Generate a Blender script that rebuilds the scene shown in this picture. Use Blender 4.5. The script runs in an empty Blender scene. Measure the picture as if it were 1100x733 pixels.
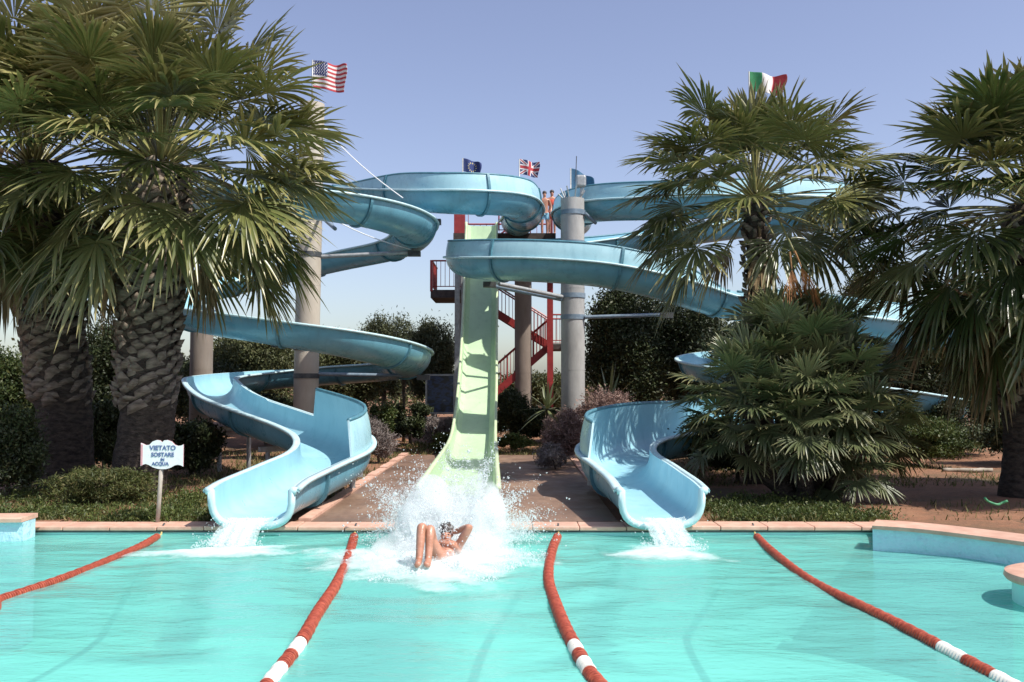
import bpy, bmesh, math, random
import numpy as np
from mathutils import Vector, Matrix
R = math.radians
rng = np.random.default_rng(7)
random.seed(7)
scn = bpy.context.scene
COL = scn.collection

# ------------------------------------------------------------------ camera
F = 1000.0; CX, CY = 550.0, 366.5; HOR = 412.0
TH = math.atan((HOR - CY) / F); CAMZ = 2.0
ct, st = math.cos(TH), math.sin(TH)
def W(px, py, D):
    a = (px - CX) / F; b = (CY - py) / F
    dy = ct - b * st; dz = st + b * ct
    t = D / dy
    return Vector((a * t, D, CAMZ + dz * t))
def G(px, D, z=0.08):
    p = W(px, HOR, D); return Vector((p.x, D, z))
cam = bpy.data.cameras.new('camera'); camo = bpy.data.objects.new('camera', cam); COL.objects.link(camo)
camo.location = (0, 0, CAMZ); camo.rotation_euler = (R(90) + TH, 0, 0)
cam.sensor_width = 36; cam.lens = 36 * F / 1100; cam.clip_end = 3000; cam.clip_start = 0.05
scn.camera = camo

# ------------------------------------------------------------------ world, sun
SUN_DIR = Vector((0.62, -0.36, 1.0)).normalized()
elev = math.asin(SUN_DIR.z)
wd = bpy.data.worlds.new('World'); scn.world = wd; wd.use_nodes = True
nt = wd.node_tree; bg = nt.nodes['Background']
sky = nt.nodes.new('ShaderNodeTexSky'); sky.sky_type = 'NISHITA'; sky.sun_disc = False
sky.sun_elevation = elev; sky.sun_rotation = math.atan2(SUN_DIR.x, SUN_DIR.y)
sky.air_density = 1.0; sky.dust_density = 1.5; sky.ozone_density = 3.0; sky.altitude = 50
hs = nt.nodes.new('ShaderNodeHueSaturation'); hs.inputs['Saturation'].default_value = 0.86; hs.inputs['Hue'].default_value = 0.515
hs.inputs['Value'].default_value = 0.92
nt.links.new(sky.outputs[0], hs.inputs['Color']); tn_ = nt.nodes.new('ShaderNodeMix'); tn_.data_type = 'RGBA'; tn_.blend_type = 'MULTIPLY'; tn_.inputs[0].default_value = 1; tn_.inputs[7].default_value = (1.03, 1.005, .985, 1); nt.links.new(hs.outputs[0], tn_.inputs[6]); nt.links.new(tn_.outputs[2], bg.inputs[0]); bg.inputs[1].default_value = 0.133
sl = bpy.data.lights.new('sun', 'SUN'); sl.energy = 4.3; sl.angle = R(0.5); sl.color = (1, 0.955, 0.88)
so = bpy.data.objects.new('sun', sl); COL.objects.link(so)
so.rotation_euler = (-SUN_DIR).to_track_quat('-Z', 'Y').to_euler(); so.location = (10, 0, 30)
scn.view_settings.view_transform = 'Standard'; scn.view_settings.look = 'None'; scn.view_settings.exposure = 0.55
scn.view_settings.gamma = 1
scn.cycles.max_bounces = 10; scn.cycles.volume_bounces = 6; scn.cycles.transparent_max_bounces = 24

# ------------------------------------------------------------------ materials
class NT:
    def __init__(s, name):
        s.m = bpy.data.materials.new(name); s.m.use_nodes = True
        s.t = s.m.node_tree; s.b = s.t.nodes['Principled BSDF']; s.out = s.t.nodes['Material Output']
    def n(s, ty, **kw):
        x = s.t.nodes.new(ty)
        for k, v in kw.items():
            if k in x.inputs.keys(): x.inputs[k].default_value = v
            else: setattr(x, k, v)
        return x
    def l(s, a, b): s.t.links.new(a, b)
    def obj(s, scale=(1, 1, 1)):
        c = s.n('ShaderNodeTexCoord'); mp = s.n('ShaderNodeMapping'); mp.inputs['Scale'].default_value = scale
        s.l(c.outputs['Object'], mp.inputs[0]); return mp.outputs[0]
    def noise(s, scale, detail=5, vec=None, rough=0.6):
        x = s.n('ShaderNodeTexNoise'); x.inputs['Scale'].default_value = scale; x.inputs['Detail'].default_value = detail
        x.inputs['Roughness'].default_value = rough
        s.l(vec if vec is not None else s.obj(), x.inputs['Vector']); return x.outputs[0]
    def ramp(s, f, stops):
        x = s.n('ShaderNodeValToRGB'); e = x.color_ramp.elements
        while len(e) < len(stops): e.new(0.5)
        for el, (p, c) in zip(e, stops): el.position = p; el.color = (*c, 1) if len(c) == 3 else c
        s.l(f, x.inputs[0]); return x.outputs[0]
    def mix(s, f, a, b, mode='MIX'):
        x = s.n('ShaderNodeMix'); x.data_type = 'RGBA'; x.blend_type = mode
        for v, sock in ((f, x.inputs[0]), (a, x.inputs[6]), (b, x.inputs[7])):
            if isinstance(v, (int, float)): sock.default_value = v
            elif isinstance(v, tuple): sock.default_value = (*v, 1)
            else: s.l(v, sock)
        return x.outputs[2]
    def bump(s, f, strength=0.3, dist=0.02):
        x = s.n('ShaderNodeBump'); x.inputs['Strength'].default_value = strength; x.inputs['Distance'].default_value = dist
        s.l(f, x.inputs['Height']); s.l(x.outputs[0], s.b.inputs['Normal']); return x.outputs[0]

def mat_noise(name, c1, c2, scale=4, rough=0.6, bump=0.0, bscale=None, vscale=(1, 1, 1), metal=0.0, spec=0.5, lo=0.35, hi=0.65, bd=0.02):
    k = NT(name); v = k.obj(vscale)
    f = k.noise(scale, 6, v)
    k.l(k.ramp(f, [(lo, c1), (hi, c2)]), k.b.inputs['Base Color'])
    k.b.inputs['Roughness'].default_value = rough; k.b.inputs['Metallic'].default_value = metal
    k.b.inputs['Specular IOR Level'].default_value = spec
    if bump: k.bump(k.noise(bscale or scale * 4, 5, v), bump, bd)
    return k.m

def mat_leaf(name, dark, mid, light, tip, rough=0.5, trans=0.22, spec=0.4):
    """tint attribute: r = hue pick, g = dryness"""
    k = NT(name)
    a = k.n('ShaderNodeAttribute'); a.attribute_name = 'tint'
    sp = k.n('ShaderNodeSeparateColor'); k.l(a.outputs['Color'], sp.inputs[0])
    c = k.ramp(sp.outputs[0], [(0.0, dark), (0.5, mid), (1.0, light)])
    c = k.mix(sp.outputs[1], c, tip)
    k.l(c, k.b.inputs['Base Color']); k.b.inputs['Roughness'].default_value = rough
    k.b.inputs['Specular IOR Level'].default_value = spec
    tr = k.n('ShaderNodeBsdfTranslucent'); k.l(c, tr.inputs[0])
    ms = k.n('ShaderNodeMixShader'); ms.inputs[0].default_value = trans
    k.l(k.b.outputs[0], ms.inputs[1]); k.l(tr.outputs[0], ms.inputs[2]); k.l(ms.outputs[0], k.out.inputs[0])
    return k.m

def mat_slide(name, c1, c2, stain, rough=0.3):
    k = NT(name)
    f = k.noise(1.2, 5, k.obj()); c = k.ramp(f, [(0.3, c1), (0.7, c2)])
    s = k.noise(5, 6, k.obj((1, 1, 0.25)), 0.7); m = k.ramp(s, [(0.50, (0, 0, 0)), (0.74, (0.55, 0.55, 0.55))])
    c = k.mix(m, c, stain)
    k.l(c, k.b.inputs['Base Color'])
    r = k.ramp(k.noise(3, 4, k.obj()), [(0.3, (rough - .08,) * 3), (0.7, (rough + .14,) * 3)]); k.l(r, k.b.inputs['Roughness'])
    k.bump(k.noise(2.0, 2, k.obj()), 0.14, 0.03)
    return k.m

M = {}
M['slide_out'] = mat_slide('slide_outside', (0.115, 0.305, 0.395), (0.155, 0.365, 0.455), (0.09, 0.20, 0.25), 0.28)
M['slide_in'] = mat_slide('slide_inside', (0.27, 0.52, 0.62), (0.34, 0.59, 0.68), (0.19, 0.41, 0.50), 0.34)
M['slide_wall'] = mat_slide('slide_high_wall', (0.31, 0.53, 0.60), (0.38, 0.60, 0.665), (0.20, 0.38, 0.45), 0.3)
M['slide_rim'] = mat_slide('slide_rim', (0.42, 0.60, 0.64), (0.52, 0.68, 0.70), (0.22, 0.36, 0.4), 0.4)
M['slide_joint'] = mat_noise('slide_joint', (0.05, 0.16, 0.21), (0.09, 0.23, 0.29), 6, 0.45)
M['green'] = mat_slide('green_slide', (0.43, 0.58, 0.37), (0.48, 0.63, 0.41), (0.31, 0.42, 0.26), 0.35)
M['green_out'] = mat_slide('green_slide_outside', (0.50, 0.60, 0.36), (0.56, 0.66, 0.42), (0.38, 0.42, 0.25), 0.4)
M['concrete_shade_brown'] = mat_noise('concrete_shade_brown', (0.17, 0.135, 0.11), (0.25, 0.20, 0.165), 1.8, 0.85, 0.2, 30, (1, 1, 0.35))  # concrete darkened to carry the shade below the tower platform
M['concrete'] = mat_noise('concrete', (0.26, 0.255, 0.245), (0.39, 0.38, 0.365), 2.2, 0.85, 0.25, 30, (1, 1, 0.4))
M['concrete_pale'] = mat_noise('concrete_pale', (0.38, 0.33, 0.27), (0.50, 0.45, 0.38), 1.8, 0.85, 0.2, 30, (1, 1, 0.35))
M['concrete_warm'] = mat_noise('concrete_warm', (0.33, 0.265, 0.21), (0.44, 0.365, 0.29), 1.8, 0.85, 0.2, 30, (1, 1, 0.35))
M['red'] = mat_noise('red_steel', (0.23, 0.020, 0.022), (0.33, 0.035, 0.03), 5, 0.45)
M['steel'] = mat_noise('galvanised_steel', (0.28, 0.29, 0.29), (0.42, 0.43, 0.43), 8, 0.45, metal=0.4)
M['steel_dark'] = mat_noise('dark_steel', (0.04, 0.045, 0.05), (0.09, 0.09, 0.09), 8, 0.5)
M['steel_blue'] = mat_noise('blue_grey_pipe', (0.12, 0.17, 0.22), (0.2, 0.25, 0.3), 8, 0.45)
M['deck_brown'] = mat_noise('tower_planks', (0.035, 0.025, 0.022), (0.07, 0.05, 0.042), 6, 0.7)
M['white'] = mat_noise('white_paint', (0.70, 0.70, 0.70), (0.80, 0.80, 0.79), 12, 0.5)
M['pinkedge'] = mat_noise('faded_pink_edge', (0.55, 0.25, 0.28), (0.65, 0.35, 0.36), 12, 0.6)
M['blue_ink'] = mat_noise('blue_lettering', (0.06, 0.10, 0.24), (0.10, 0.15, 0.32), 20, 0.6)
M['wood'] = mat_noise('grey_wood', (0.28, 0.24, 0.20), (0.42, 0.37, 0.32), 8, 0.8, vscale=(6, 6, 1))
M['float_red'] = mat_noise('red_float', (0.22, 0.036, 0.020), (0.40, 0.085, 0.045), 24, 0.45)
M['float_white'] = mat_noise('white_float', (0.62, 0.60, 0.54), (0.75, 0.73, 0.68), 7, 0.5)
M['cord'] = mat_noise('rope_cord', (0.45, 0.32, 0.10), (0.55, 0.42, 0.18), 20, 0.8)
M['bark'] = mat_noise('palm_bark', (0.03, 0.022, 0.016), (0.11, 0.082, 0.062), 7, 0.95, 1.0, 11, (1, 1, 2.2), bd=0.12)
M['boot'] = mat_noise('palm_boot', (0.085, 0.064, 0.048), (0.27, 0.215, 0.165), 5, 0.9, 0.4, 25, (1, 1, 3))
M['treebark'] = mat_noise('tree_bark', (0.06, 0.045, 0.03), (0.13, 0.10, 0.075), 8, 0.95, 0.5, 20)
M['palm'] = mat_leaf('palm_leaf', (0.026, 0.046, 0.012), (0.085, 0.108, 0.028), (0.25, 0.24, 0.085), (0.46, 0.37, 0.17), 0.34, 0.13, 0.6)  # yellowish light stop raised to put sunlight into the frond colour
M['palm_dry'] = mat_leaf('palm_leaf_dry', (0.12, 0.08, 0.04), (0.20, 0.135, 0.065), (0.30, 0.21, 0.11), (0.34, 0.25, 0.14), 0.7, 0.12)
M['palm_orange'] = mat_leaf('palm_leaf_orange', (0.22, 0.09, 0.03), (0.30, 0.13, 0.045), (0.36, 0.18, 0.07), (0.34, 0.2, 0.1), 0.7, 0.2)
M['dwarf'] = mat_leaf('dwarf_palm_leaf', (0.022, 0.040, 0.015), (0.058, 0.082, 0.032), (0.16, 0.18, 0.08), (0.32, 0.28, 0.13), 0.4, 0.1, 0.5)
M['petiole'] = mat_noise('palm_stalk', (0.10, 0.11, 0.03), (0.20, 0.17, 0.06), 5, 0.5)
M['olive'] = mat_leaf('olive_leaf', (0.037, 0.050, 0.018), (0.084, 0.097, 0.035), (0.173, 0.173, 0.072), (0.16, 0.13, 0.06), 0.6, 0.2)
M['pine'] = mat_leaf('pine_needle', (0.033, 0.045, 0.020), (0.074, 0.089, 0.038), (0.150, 0.158, 0.075), (0.14, 0.12, 0.06), 0.6, 0.15)
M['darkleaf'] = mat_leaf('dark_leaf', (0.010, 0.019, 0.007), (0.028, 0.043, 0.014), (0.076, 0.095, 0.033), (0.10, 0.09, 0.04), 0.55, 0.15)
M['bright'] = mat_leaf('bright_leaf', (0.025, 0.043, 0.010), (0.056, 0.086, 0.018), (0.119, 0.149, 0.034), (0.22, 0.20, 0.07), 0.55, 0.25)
M['greybush'] = mat_leaf('grey_twig', (0.10, 0.085, 0.075), (0.19, 0.16, 0.145), (0.30, 0.27, 0.25), (0.30, 0.20, 0.17), 0.85, 0.1)
M['pinkbush'] = mat_leaf('pink_dry_flower', (0.12, 0.08, 0.065), (0.23, 0.15, 0.125), (0.34, 0.24, 0.20), (0.34, 0.17, 0.13), 0.85, 0.1)
M['grass'] = mat_leaf('grass_blade', (0.035, 0.049, 0.013), (0.068, 0.086, 0.021), (0.128, 0.140, 0.038), (0.30, 0.23, 0.10), 0.6, 0.25)
M['skin'] = mat_noise('skin', (0.34, 0.15, 0.09), (0.52, 0.26, 0.18), 7, 0.28, 0.25, 40)
M['hair'] = mat_noise('wet_dark_hair', (0.03, 0.02, 0.016), (0.07, 0.048, 0.038), 60, 0.35, .6, 90)
M['lips'] = mat_noise('lips', (0.34, 0.12, 0.09), (0.40, 0.15, 0.11), 9, 0.4)
M['shorts_dark'] = mat_noise('dark_swim_shorts', (0.02, 0.025, 0.03), (0.04, 0.045, 0.05), 10, 0.6)
M['shorts_blue'] = mat_noise('light_blue_shorts', (0.20, 0.42, 0.55), (0.28, 0.5, 0.62), 10, 0.7)
M['shorts_red'] = mat_noise('red_swimsuit', (0.5, 0.06, 0.03), (0.6, 0.09, 0.05), 10, 0.7)
M['fl_blue'] = mat_noise('flag_navy', (0.018, 0.028, 0.10), (0.03, 0.042, 0.14), 5, 0.8)
M['fl_eu'] = mat_noise('flag_blue', (0.02, 0.035, 0.13), (0.03, 0.05, 0.17), 5, 0.8)
M['fl_red'] = mat_noise('flag_red', (0.34, 0.03, 0.04), (0.45, 0.05, 0.06), 5, 0.8)
M['fl_white'] = mat_noise('flag_white', (0.55, 0.53, 0.52), (0.66, 0.64, 0.63), 5, 0.8)
M['fl_yellow'] = mat_noise('flag_yellow', (0.60, 0.5, 0.16), (0.7, 0.6, 0.22), 5, 0.8)
M['fl_green'] = mat_noise('flag_green', (0.02, 0.17, 0.06), (0.03, 0.22, 0.09), 5, 0.8)
M['fl_teal'] = mat_noise('flag_teal', (0.03, 0.09, 0.16), (0.045, 0.13, 0.22), 5, 0.8)
M['hose'] = mat_noise('green_hose', (0.05, 0.22, 0.10), (0.07, 0.3, 0.14), 5, 0.5)
M['liner'] = mat_noise('pale_blue_liner', (0.36, 0.58, 0.66), (0.44, 0.66, 0.73), 2.5, 0.3, 0.9, 2.2, (1, 1, 0.9), bd=0.12)
M['poolwall'] = mat_noise('pool_wall', (0.30, 0.70, 0.66), (0.38, 0.76, 0.70), 2, 0.5)
M['log'] = mat_noise('pale_log', (0.26, 0.22, 0.17), (0.38, 0.33, 0.27), 5, 0.85)

def mk_coping():
    k = NT('terracotta_coping')
    f = k.noise(6, 6, k.obj()); c = k.ramp(f, [(0.3, (0.48, 0.27, 0.195)), (0.7, (0.64, 0.40, 0.30))])
    f2 = k.noise(1.1, 4, k.obj()); c = k.mix(k.ramp(f2, [(0.5, (0, 0, 0)), (0.75, (0.45, 0.45, 0.45))]), c, (0.33, 0.22, 0.17))
    k.l(c, k.b.inputs['Base Color']); k.b.inputs['Roughness'].default_value = 0.7
    k.bump(k.noise(40, 4, k.obj()), 0.2, 0.01); return k.m
M['coping'] = mk_coping()

def mk_deck():
    k = NT('wet_brown_concrete')
    f = k.noise(1.3, 8, k.obj((1, 0.35, 1)), 0.65); c = k.ramp(f, [(0.3, (0.115, 0.066, 0.043)), (0.52, (0.21, 0.128, 0.088)), (0.72, (0.32, 0.215, 0.15))])
    f2 = k.noise(14, 5, k.obj()); c = k.mix(k.ramp(f2, [(0.45, (0, 0, 0)), (0.7, (0.35, 0.35, 0.35))]), c, (0.10, 0.07, 0.055))
    k.l(c, k.b.inputs['Base Color'])
    k.l(k.ramp(k.noise(0.9, 4, k.obj()), [(0.4, (0.35,) * 3), (0.65, (0.8,) * 3)]), k.b.inputs['Roughness'])
    k.bump(k.noise(30, 5, k.obj()), 0.25, 0.01); return k.m
M['deck'] = mk_deck()

def mk_ground():
    k = NT('garden_soil')
    f = k.noise(0.45, 8, k.obj(), 0.7)
    c = k.ramp(f, [(0.32, (0.085, 0.070, 0.03)), (0.42, (0.17, 0.095, 0.05)), (0.54, (0.27, 0.125, 0.066)), (0.75, (0.33, 0.18, 0.10))])
    f2 = k.noise(9, 8, k.obj(), 0.75); c = k.mix(k.ramp(f2, [(0.45, (0, 0, 0)), (0.7, (0.6, 0.6, 0.6))]), c, (0.085, 0.06, 0.038))
    k.l(c, k.b.inputs['Base Color']); k.b.inputs['Roughness'].default_value = 0.95
    k.bump(k.noise(8, 8, k.obj(), 0.7), 0.7, 0.08); return k.m
M['ground'] = mk_ground()

def mk_floor():
    k = NT('pool_floor')
    f = k.noise(0.5, 4, k.obj((0.7, 1.2, 1)))
    c = k.ramp(f, [(0.3, (0.22, 0.67, 0.595)), (0.7, (0.27, 0.72, 0.64))])
    k.l(c, k.b.inputs['Base Color']); k.b.inputs['Roughness'].default_value = 0.7; return k.m
M['floor'] = mk_floor()

def mk_water():
    k = NT('pool_water')
    v = k.obj((0.55, 1.5, 1))
    n1 = k.noise(2.2, 5, v, 0.55); n2 = k.noise(9.0, 4, k.obj((0.7, 1.3, 1)), 0.6)
    ad = k.n('ShaderNodeMath'); ad.operation = 'MULTIPLY_ADD'; k.l(n2, ad.inputs[0]); ad.inputs[1].default_value = 0.36; k.l(n1, ad.inputs[2])
    bp = k.n('ShaderNodeBump'); bp.inputs['Strength'].default_value = 0.34; bp.inputs['Distance'].default_value = 0.08; k.l(ad.outputs[0], bp.inputs['Height'])
    gl = k.n('ShaderNodeBsdfGlossy'); gl.inputs['Roughness'].default_value = 0.14; k.l(bp.outputs[0], gl.inputs['Normal'])
    tr = k.n('ShaderNodeBsdfTransparent'); tr.inputs[0].default_value = (0.82, 0.985, 0.955, 1)
    di = k.n('ShaderNodeBsdfDiffuse'); di.inputs[0].default_value = (0.215, 0.645, 0.59, 1)
    mx = k.n('ShaderNodeMixShader'); mx.inputs[0].default_value = 0.54; k.l(tr.outputs[0], mx.inputs[1]); k.l(di.outputs[0], mx.inputs[2])
    fr = k.n('ShaderNodeFresnel'); fr.inputs[0].default_value = 1.26; k.l(bp.outputs[0], fr.inputs['Normal'])
    m2 = k.n('ShaderNodeMixShader'); k.l(fr.outputs[0], m2.inputs[0]); k.l(mx.outputs[0], m2.inputs[1]); k.l(gl.outputs[0], m2.inputs[2])
    k.l(m2.outputs[0], k.out.inputs[0]); return k.m
M['water'] = mk_water()

def mk_foam(name, scale, lo, hi, col=(0.86, 0.92, 0.93), vs=(1, 1, 1), attr=True, mx=0.9):
    k = NT(name)
    k.b.inputs['Base Color'].default_value = (*col, 1); k.b.inputs['Roughness'].default_value = 0.6
    k.b.inputs['Subsurface Weight'].default_value = 0.0
    n = k.noise(scale, 6, k.obj(vs), 0.65)
    if attr:
        a = k.n('ShaderNodeAttribute'); a.attribute_name = 'tint'
        sp = k.n('ShaderNodeSeparateColor'); k.l(a.outputs['Color'], sp.inputs[0])
        mt = k.n('ShaderNodeMath'); mt.operation = 'ADD'; k.l(n, mt.inputs[0]); k.l(sp.outputs[0], mt.inputs[1]); n = mt.outputs[0]
    mr = k.n('ShaderNodeMapRange'); mr.inputs[1].default_value = lo; mr.inputs[2].default_value = hi; mr.inputs[4].default_value = mx; k.l(n, mr.inputs[0])
    tr = k.n('ShaderNodeBsdfTransparent'); ms = k.n('ShaderNodeMixShader')
    tl = k.n('ShaderNodeBsdfTranslucent'); tl.inputs[0].default_value = (*col, 1)
    m0 = k.n('ShaderNodeMixShader'); m0.inputs[0].default_value = 0.4; k.l(k.b.outputs[0], m0.inputs[1]); k.l(tl.outputs[0], m0.inputs[2])
    k.l(mr.outputs[0], ms.inputs[0]); k.l(tr.outputs[0], ms.inputs[1]); k.l(m0.outputs[0], ms.inputs[2]); k.l(ms.outputs[0], k.out.inputs[0]); return k.m
M['foam'] = mk_foam('foam_on_water', 3.2, 0.52, 0.98, (0.86, 0.91, 0.91))
M['mist'] = mk_foam('spray_sheet', 5.5, 0.42, 1.05, (0.86, 0.91, 0.92), (1, 1, 1), True, .8)
M['fall'] = mk_foam('falling_water', 5, 0.45, 1.0, (0.84, 0.93, 0.94), (5, 5, 0.8))
def mk_drop():
    k = NT('spray_drop'); k.b.inputs['Base Color'].default_value = (0.86, 0.90, 0.91, 1); k.b.inputs['Roughness'].default_value = 0.25
    tl = k.n('ShaderNodeBsdfTranslucent'); tl.inputs[0].default_value = (0.88, 0.93, 0.94, 1)
    tr = k.n('ShaderNodeBsdfTransparent')
    m0 = k.n('ShaderNodeMixShader'); m0.inputs[0].default_value = 0.5; k.l(k.b.outputs[0], m0.inputs[1]); k.l(tl.outputs[0], m0.inputs[2])
    ms = k.n('ShaderNodeMixShader'); ms.inputs[0].default_value = 0.62; k.l(tr.outputs[0], ms.inputs[1]); k.l(m0.outputs[0], ms.inputs[2]); k.l(ms.outputs[0], k.out.inputs[0]); return k.m
M['drop'] = mk_drop()

# ------------------------------------------------------------------ object helpers
ORIG = {}
def tag(o, label=None, cat=None, group=None, kind=None):
    if label: o['label'] = label
    if cat: o['category'] = cat
    if group: o['group'] = group
    if kind: o['kind'] = kind
    return o
def thing(name, label, cat, loc=(0, 0, 0), group=None):
    o = bpy.data.objects.new(name, None); COL.objects.link(o); o.location = loc; o.empty_display_size = 0.2
    ORIG[o.name] = Vector(loc); return tag(o, label, cat, group)
def link_mesh(name, me, mats, parent):
    for m in mats: me.materials.append(m)
    o = bpy.data.objects.new(name, me); COL.objects.link(o)
    if parent is not None:
        off = ORIG[parent.name]; o.parent = parent; ORIG[o.name] = off
        me.transform(Matrix.Translation(-off))
    else: ORIG[o.name] = Vector((0, 0, 0))
    return o
class MB:
    def __init__(s): s.v = []; s.f = []; s.mi = []; s.t = []
    def add(s, vs, fs, mi=0):
        b = len(s.v); s.v.extend([tuple(p) for p in vs])
        for f in fs: s.f.append([b + i for i in f]); s.mi.append(mi)
    def box(s, lo, hi, mi=0, bev=0):
        x0, y0, z0 = lo; x1, y1, z1 = hi
        s.add([(x0, y0, z0), (x1, y0, z0), (x1, y1, z0), (x0, y1, z0), (x0, y0, z1), (x1, y0, z1), (x1, y1, z1), (x0, y1, z1)],
              [(0, 3, 2, 1), (4, 5, 6, 7), (0, 1, 5, 4), (1, 2, 6, 5), (2, 3, 7, 6), (3, 0, 4, 7)], mi)
    def beam(s, a, b, w, h, mi=0):
        a = Vector(a); b = Vector(b); t = (b - a).normalized()
        r = t.cross(Vector((0, 0, 1)));
        if r.length < 1e-3: r = Vector((1, 0, 0))
        r.normalize(); u = r.cross(t)
        vs = []
        for p in (a, b):
            for x, y in ((-1, -1), (1, -1), (1, 1), (-1, 1)): vs.append(p + r * (x * w / 2) + u * (y * h / 2))
        s.add(vs, [(0, 1, 2, 3), (7, 6, 5, 4), (0, 4, 5, 1), (1, 5, 6, 2), (2, 6, 7, 3), (3, 7, 4, 0)], mi)
    def tube(s, pts, rad, n=10, mi=0, cap=True):
        pts = [Vector(p) for p in pts]
        rads = rad if isinstance(rad, (list, tuple, np.ndarray)) else [rad] * len(pts)
        rings = []; b = len(s.v); prev = None
        for i, p in enumerate(pts):
            t = (pts[min(i + 1, len(pts) - 1)] - pts[max(i - 1, 0)]).normalized()
            if prev is None:
                r = t.cross(Vector((0, 0, 1)))
                if r.length < 1e-2: r = t.cross(Vector((0, 1, 0)))
            else: r = prev - t * prev.dot(t)
            r.normalize(); prev = r; u = t.cross(r)
            for k in range(n):
                a = 2 * math.pi * k / n; s.v.append(tuple(p + r * (math.cos(a) * rads[i]) + u * (math.sin(a) * rads[i])))
        for i in range(len(pts) - 1):
            for k in range(n):
                k2 = (k + 1) % n; s.f.append([b + i * n + k, b + i * n + k2, b + (i + 1) * n + k2, b + (i + 1) * n + k]); s.mi.append(mi)
        if cap:
            s.f.append([b + k for k in range(n)][::-1]); s.mi.append(mi)
            e = b + (len(pts) - 1) * n; s.f.append([e + k for k in range(n)]); s.mi.append(mi)
    def build(s, name, mats, parent=None, smooth=False, sharp=None):
        if not isinstance(mats, (list, tuple)): mats = [mats]
        me = bpy.data.meshes.new(name); me.from_pydata(s.v, [], s.f)
        me.polygons.foreach_set('material_index', s.mi)
        if smooth: me.polygons.foreach_set('use_smooth', [True] * len(s.f))
        if s.t:
            at = me.color_attributes.new('tint', 'FLOAT_COLOR', 'POINT'); at.data.foreach_set('color', np.array(s.t, dtype=np.float32).ravel())
        me.update()
        if smooth and sharp: me.set_sharp_from_angle(angle=R(sharp))
        return link_mesh(name, me, mats, parent)
def np_mesh(name, V, Q, mats, parent=None, tint=None, smooth=False, midx=None):
    """V (n,3), Q (m,k) all same k"""
    if not isinstance(mats, (list, tuple)): mats = [mats]
    V = np.asarray(V, dtype=np.float32); Q = np.asarray(Q, dtype=np.int32); k = Q.shape[1]
    me = bpy.data.meshes.new(name)
    me.vertices.add(len(V)); me.vertices.foreach_set('co', V.ravel())
    me.loops.add(Q.size); me.loops.foreach_set('vertex_index', Q.ravel())
    me.polygons.add(len(Q)); me.polygons.foreach_set('loop_start', np.arange(0, Q.size, k, dtype=np.int32))
    me.polygons.foreach_set('loop_total', np.full(len(Q), k, dtype=np.int32))
    if smooth: me.polygons.foreach_set('use_smooth', np.ones(len(Q), dtype=bool))
    if midx is not None: me.polygons.foreach_set('material_index', np.asarray(midx, dtype=np.int32))
    me.update(calc_edges=True)
    if tint is not None:
        t4 = np.ones((len(V), 4), dtype=np.float32); t4[:, :tint.shape[1]] = tint
        at = me.color_attributes.new('tint', 'FLOAT_COLOR', 'POINT'); at.data.foreach_set('color', t4.ravel())
    me.validate()
    return link_mesh(name, me, mats, parent)
def catmull(P, sub=8):
    P = np.asarray(P, dtype=float); n = len(P); out = []
    for i in range(n - 1):
        p0 = P[max(i - 1, 0)]; p1 = P[i]; p2 = P[i + 1]; p3 = P[min(i + 2, n - 1)]
        for k in range(sub):
            t = k / sub
            out.append(0.5 * ((2 * p1) + (-p0 + p2) * t + (2 * p0 - 5 * p1 + 4 * p2 - p3) * t * t + (-p0 + 3 * p1 - 3 * p2 + p3) * t ** 3))
    out.append(P[-1]); return np.array(out)
def resample(C, step):
    d = np.r_[0, np.cumsum(np.linalg.norm(np.diff(C[:, :3], axis=0), axis=1))]
    n = max(2, int(d[-1] / step)); s = np.linspace(0, d[-1], n)
    return np.stack([np.interp(s, d, C[:, j]) for j in range(C.shape[1])], 1), s
def smooth_arr(A, it=2):
    A = A.copy()
    for _ in range(it): A[1:-1] = 0.25 * A[:-2] + 0.5 * A[1:-1] + 0.25 * A[2:]
    return A

# ------------------------------------------------------------------ ground, deck, pool
EDGE = 12.42; GZ = 0.075
def hz(x, y): 
    t = min(max((y - 24) / 16, 0), 1); return GZ + 0.45 * t * t * (3 - 2 * t)
mb = MB()
xs = [-900, -300, -120, -60] + [x * 1.0 for x in range(-45, 46)] + [60, 120, 300, 900]
ys = [EDGE + 0.4] + [13.5 + k * 1.0 for k in range(0, 45)] + [70, 100, 160, 300, 900, 1500]
idx = {}
for j, y in enumerate(ys):
    for i, x in enumerate(xs):
        h = hz(x, y)
        if y > 13.4 and abs(x) < 60 and y < 60: h += 0.05 * (math.sin(x * 1.7 + y) * math.cos(y * 1.3 - x * .6)) * (1 if not (-3.6 < x < 2.4 and y < 26) else 0)
        idx[i, j] = len(mb.v); mb.v.append((x, y, h))
for j in range(len(ys) - 1):
    for i in range(len(xs) - 1):
        mb.f.append([idx[i, j], idx[i + 1, j], idx[i + 1, j + 1], idx[i, j + 1]]); mb.mi.append(0)
PX0, PX1, PY0 = -13.0, 13.0, 1.2
mb.add([(-900, -900, GZ), (900, -900, GZ), (900, PY0 - .4, GZ), (-900, PY0 - .4, GZ)], [(0, 1, 2, 3)])
mb.add([(-900, PY0 - .4, GZ), (PX0 - .4, PY0 - .4, GZ), (PX0 - .4, EDGE + .4, GZ), (-900, EDGE + .4, GZ)], [(0, 1, 2, 3)])
mb.add([(PX1 + .4, PY0 - .4, GZ), (900, PY0 - .4, GZ), (900, EDGE + .4, GZ), (PX1 + .4, EDGE + .4, GZ)], [(0, 1, 2, 3)])
tag(mb.build('ground', M['ground'], smooth=True), kind='structure')
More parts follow.
